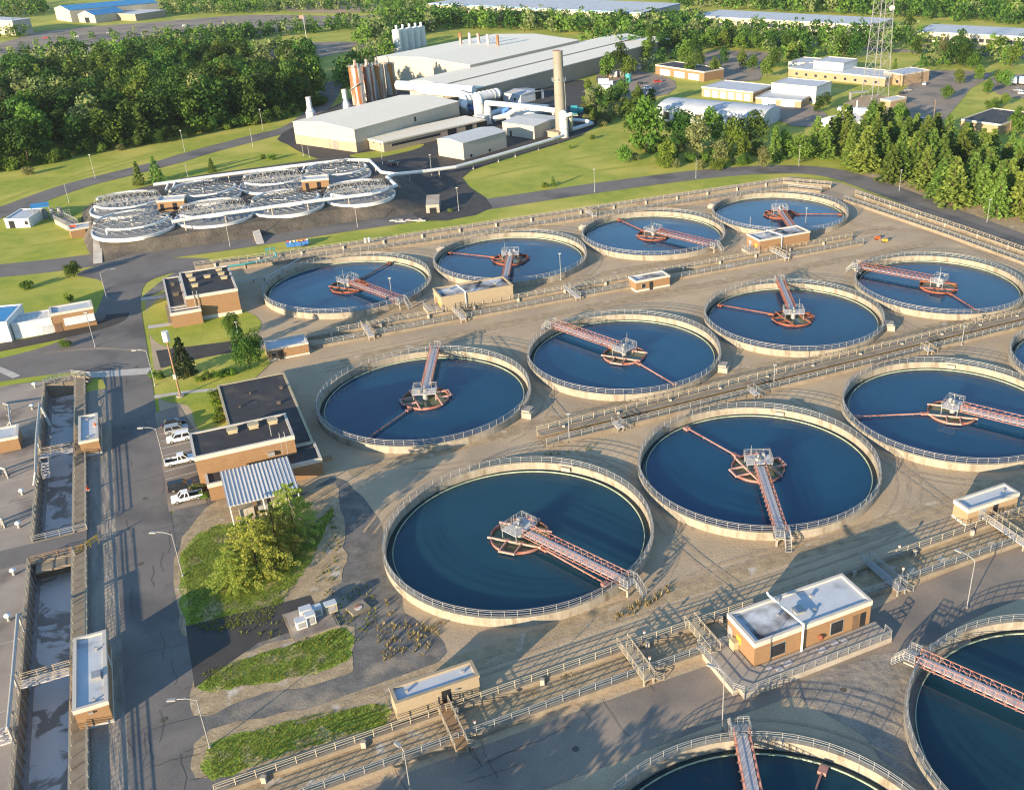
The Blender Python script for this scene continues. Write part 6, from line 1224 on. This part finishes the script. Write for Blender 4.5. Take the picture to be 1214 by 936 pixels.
for i, (x, y, sx, h, lb) in enumerate(((-1.4, -.8, 1.4, 1.2, 'white condenser box at the driveway end of the pad'), (-.1, -.6, 1.2, 1.5, 'white condenser box second on the pad'), (-.3, 1.1, 1.5, 1.3, 'white condenser box at the back of the pad'), (1.1, .7, 1.2, 1.2, 'white condenser box near the tan one'), (2.9, .4, 1.5, 1.3, 'tan condenser box with pale lid on the pad'))):
    p = Vector((Rc[0], Rc[1], 0)) + Vector((math.cos(Rc[2])*x - math.sin(Rc[2])*y, math.sin(Rc[2])*x + math.cos(Rc[2])*y, .25)); c = thing('condenser_unit', lb, 'condenser', p, Rc[2], 'condenser boxes on the pad')
    MB().cbox(0, 0, 0, sx, 1.1, h).build('cabinet', M['white' if i < 4 else 'tan'], c); MB().cbox(0, 0, h, sx+.1, 1.2, .08).build('lid', M['mem'], c); MB().box(-sx*.35, -.58, .2, sx*.35, -.54, h-.2).build('grille', M['grey'], c)
p = at(425, 722); t = thing('access_hatch', 'grey slab with round rust red lid beside the gravel bank', 'hatch', (p.x, p.y, 0), GA+.3); MB().cbox(0, 0, -.05, 2.6, 2.2, .4).build('slab', M['conc'], t); MB().cyl((0, 0, .35), (0, 0, .42), .55, .55, 18).build('lid', M['rust'], t)
# deck fittings left of the basins
for i, (x, y) in enumerate(((42, 459), (39, 485), (27, 586), (23, 625), (17, 681), (11, 735))):
    p = at(x, y, .34); t = thing('roof_ventilator', ['white mushroom vent by the head of the long basin', 'white mushroom vent beside the gantry pipe', 'white mushroom vent midway along the long basin', 'white mushroom vent at the foot of the long basin', 'white mushroom vent by the service strip', 'white mushroom vent next to the tall pale gantry'][i], 'vent', (p.x, p.y, .34), 0, 'mushroom vents on the deck')
    MB().cyl((0, 0, 0), (0, 0, .7), .25, .22, 10).build('stem', M['galv'], t); MB().cyl((0, 0, .7), (0, 0, .85), .42, .48, 12).ball((0, 0, .85), .48, 12, 0, .6).build('cap', M['white'], t)
def gantry(pts, label, m='galv', r=.22):
    w = [at(x, y, z) for x, y, z in pts]; t = thing('pipe_gantry', label, 'pipe', (w[0].x, w[0].y, .34)); o = Vector((w[0].x, w[0].y, .34))
    MB().tube([p-o for p in w], r, 8).build('pipe', M[m], t)
    for p in w[1:-1]: q_ = p-o; MB().box(q_.x-.1, q_.y-.1, 0, q_.x+.1, q_.y+.1, q_.z).build('post', M[m], t)
    for k in range(3): q_ = w[0].lerp(w[-1], (k+.5)/3)-o; MB().bar((q_.x+1, q_.y-.8, 0), (q_.x+.2, q_.y, q_.z*.9), .09).build('brace', M['ochre'], t)
gantry([(60, 505, .4), (47, 478, 3.), (43, 520, 3.), (42, 560, 2.2), (40, 575, .4)], 'pale pipe gantry beside the head of the long basin'); gantry([(22, 735, .4), (21, 728, 3.2), (15, 800, 3.2), (9, 862, 3.), (8, 868, .4)], 'tall pale pipe gantry beside the scummy basin'); gantry([(4, 478, .4), (10, 480, 1.8), (12, 500, 1.8), (9, 504, .4)], 'bent pale pipe at the picture edge above the deck hut', 'galv', .18)
gantry([(-6, 560, .4), (-4, 552, 2.2), (6, 556, 2.2), (8, 562, .4)], 'dark pipe stub throwing a shadow on the deck', 'grey', .26); gantry([(-6, 620, .4), (-4, 612, 2.), (2, 615, 2.), (3, 622, .4)], 'short grey pipe stub at the picture edge on the deck', 'grey', .26)
p = at(8, 880, .34); t = thing('deck_stair', 'small pale railed stair on the deck beside the tall gantry', 'stair', (p.x, p.y, .34), GA)
for k in range(4): MB().cbox(0, .5*k, .25*k, 1.2, .5, .2).build('step', M['deck'], t)
for s in (-.6, .6): MB().rail([(s, -.2, 0), (s, 1.8, 1.)], 1., .7, .05).build('handrail', M['ochre'], t)
p = at(56, 566, .34); t = thing('deck_stair', 'narrow galvanised stair along the long basin wall', 'stair', (p.x, p.y, .34), GA)
for k in range(6): MB().cbox(0, .55*k, .05+.25*k, 1.1, .5, .12).build('step', M['deck'], t)
for s in (-.6, .6): MB().rail([(s, -.2, .1), (s, 3.2, 1.5)], 1., .9, .05).build('handrail', M['galv'], t)
for (u, v, z, lb) in ((-17.9, 183, 3.0, 'orange traffic cone lying on the basin hut roof'), (-19.7, 164.5, .46, 'orange traffic cone on the basin walkway')):
    p = uv(u, v); t = thing('traffic_cone', lb, 'traffic cone', (p.x, p.y, z)); MB().cyl((0, 0, .05), (0, 0, .8), .25, .06, 12).build('cone', M['orange'], t); MB().cbox(0, 0, 0, .6, .6, .06).build('base', M['white'], t)
p = at(103, 650, .34); t = thing('barrier_gate', 'yellow swing barrier at the walkway end between the basins', 'barrier', (p.x, p.y, .05), GA); MB().rail([(-1.6, -1.2, 0), (1.6, 1.2, .3)], 1.2, 1.4, .07).build('bar', M['yellow'], t); MB().box(-1.75, -1.35, -.05, -1.5, -1.1, 1.5).build('post', M['galv'], t)
# teal pipework near the rear tank
def tealpipe(label, pts, r, m='teal'):
    w = [at(x, y, z) for x, y, z in pts]; t = thing('service_pipe', label, 'pipe', (w[0].x, w[0].y, 0)); o = Vector((w[0].x, w[0].y, 0)); MB().tube([p-o for p in w], r, 8).build('pipe', M[m], t)
    for p in w[1:-1]: q_ = p-o; MB().box(q_.x-.12, q_.y-.12, -.05, q_.x+.12, q_.y+.12, max(.1, q_.z)).build('support', M['conc'], t)
tealpipe('teal pipe along the channel behind the black roofed building', [(266, 316, 1.2), (290, 313, 1.3), (310, 309, 1.3), (328, 304, 1.3), (326, 299, 2.4)], .25); tealpipe('pale teal hose from the black roofed building to the rear tank', [(281, 334, .6), (300, 331, .9), (313, 329, 1.4), (335, 318, 2.), (356, 306, 1.8)], .14, 'mem')
t = thing('valve_stand', 'teal valve frame over the rear channel', 'frame', at(322, 306), GA)
for x in (-1, 1): MB().box(x-.12, -.12, -.05, x+.12, .12, 2.6).build('post', M['teal'], t)
MB().box(-1.2, -.15, 2.6, 1.2, .15, 2.85).build('beam', M['teal'], t); MB().cyl((0, 0, 1.2), (0, 0, 3.2), .1, n=8).build('spindle', M['galv'], t)
for (u, v, lb) in ((83.5, 84.6, 'dark valve spindle on the front channel wall beside the shadowed footbridge'), (86.5, 89, 'rusty valve spindle on the back channel wall near the shadowed footbridge'), (43.4, 84.8, 'valve spindle at the ochre footbridge end'), (45., 89.4, 'valve spindle on the channel wall above the ochre footbridge'), (20.5, 84.6, 'valve spindle beside the plank footbridge')):
    p = uv(u, v); t = thing('valve_spindle', lb, 'valve', (p.x, p.y, .75)); MB().cyl((0, 0, 0), (0, 0, 1.5), .09, n=8).build('spindle', M['galv'], t); MB().cyl((0, 0, 1.3), (0, 0, 1.6), .2, n=10).build('head', M['rust'], t); MB().cbox(0, 0, 0, .5, .5, .3).build('base', M['grey'], t)
for i, (x, y, lb) in enumerate(((434, 289, 'white upright drum by the rear channel end'), (438.5, 288.5, 'second white upright drum by the rear channel end'))):
    p = at(x, y); t = thing('storage_drum', lb, 'drum', (p.x, p.y, 0)); MB().cyl((0, 0, 0), (0, 0, 1.7), .42, n=14).build('shell', M['white'], t); MB().cyl((0, 0, 1.7), (0, 0, 1.8), .3, n=12).build('lid', M['grey'], t)
for x, y, m, lb in ((1040, 284, 'orange', 'small orange compactor on the dirt near the far brick hut'), (1049, 287, 'yellow', 'small yellow compactor on the dirt near the far brick hut')):
    p = at(x, y); t = thing('compactor', lb, 'machine', (p.x, p.y, .03), .4); MB().cbox(0, 0, .25, 1.5, .8, .6).build('body', M[m], t); MB().cyl((-.5, -.4, .3), (-.5, .4, .3), .3, n=12).build('roller', M['blackm'], t); MB().bar((.6, 0, .6), (1.4, 0, 1.2), .06).build('handle', M['blackm'], t)

# ================================================================== summer haze
hz = MB().box(-2700, -400, -1.2, 2700, 3300, 91).build('haze', None); setp(hz, kind='stuff')
hm = bpy.data.materials.new('summer_air'); hm.use_nodes = True; N = hm.node_tree.nodes; N.remove(N['Principled BSDF'])
pv = N.new('ShaderNodeVolumePrincipled'); pv.inputs['Color'].default_value = (.80, .86, .92, 1); pv.inputs['Density'].default_value = .00004; pv.inputs['Anisotropy'].default_value = .2
hm.node_tree.links.new(pv.outputs[0], N['Material Output'].inputs['Volume'])
hz.data.materials.clear(); hz.data.materials.append(hm)
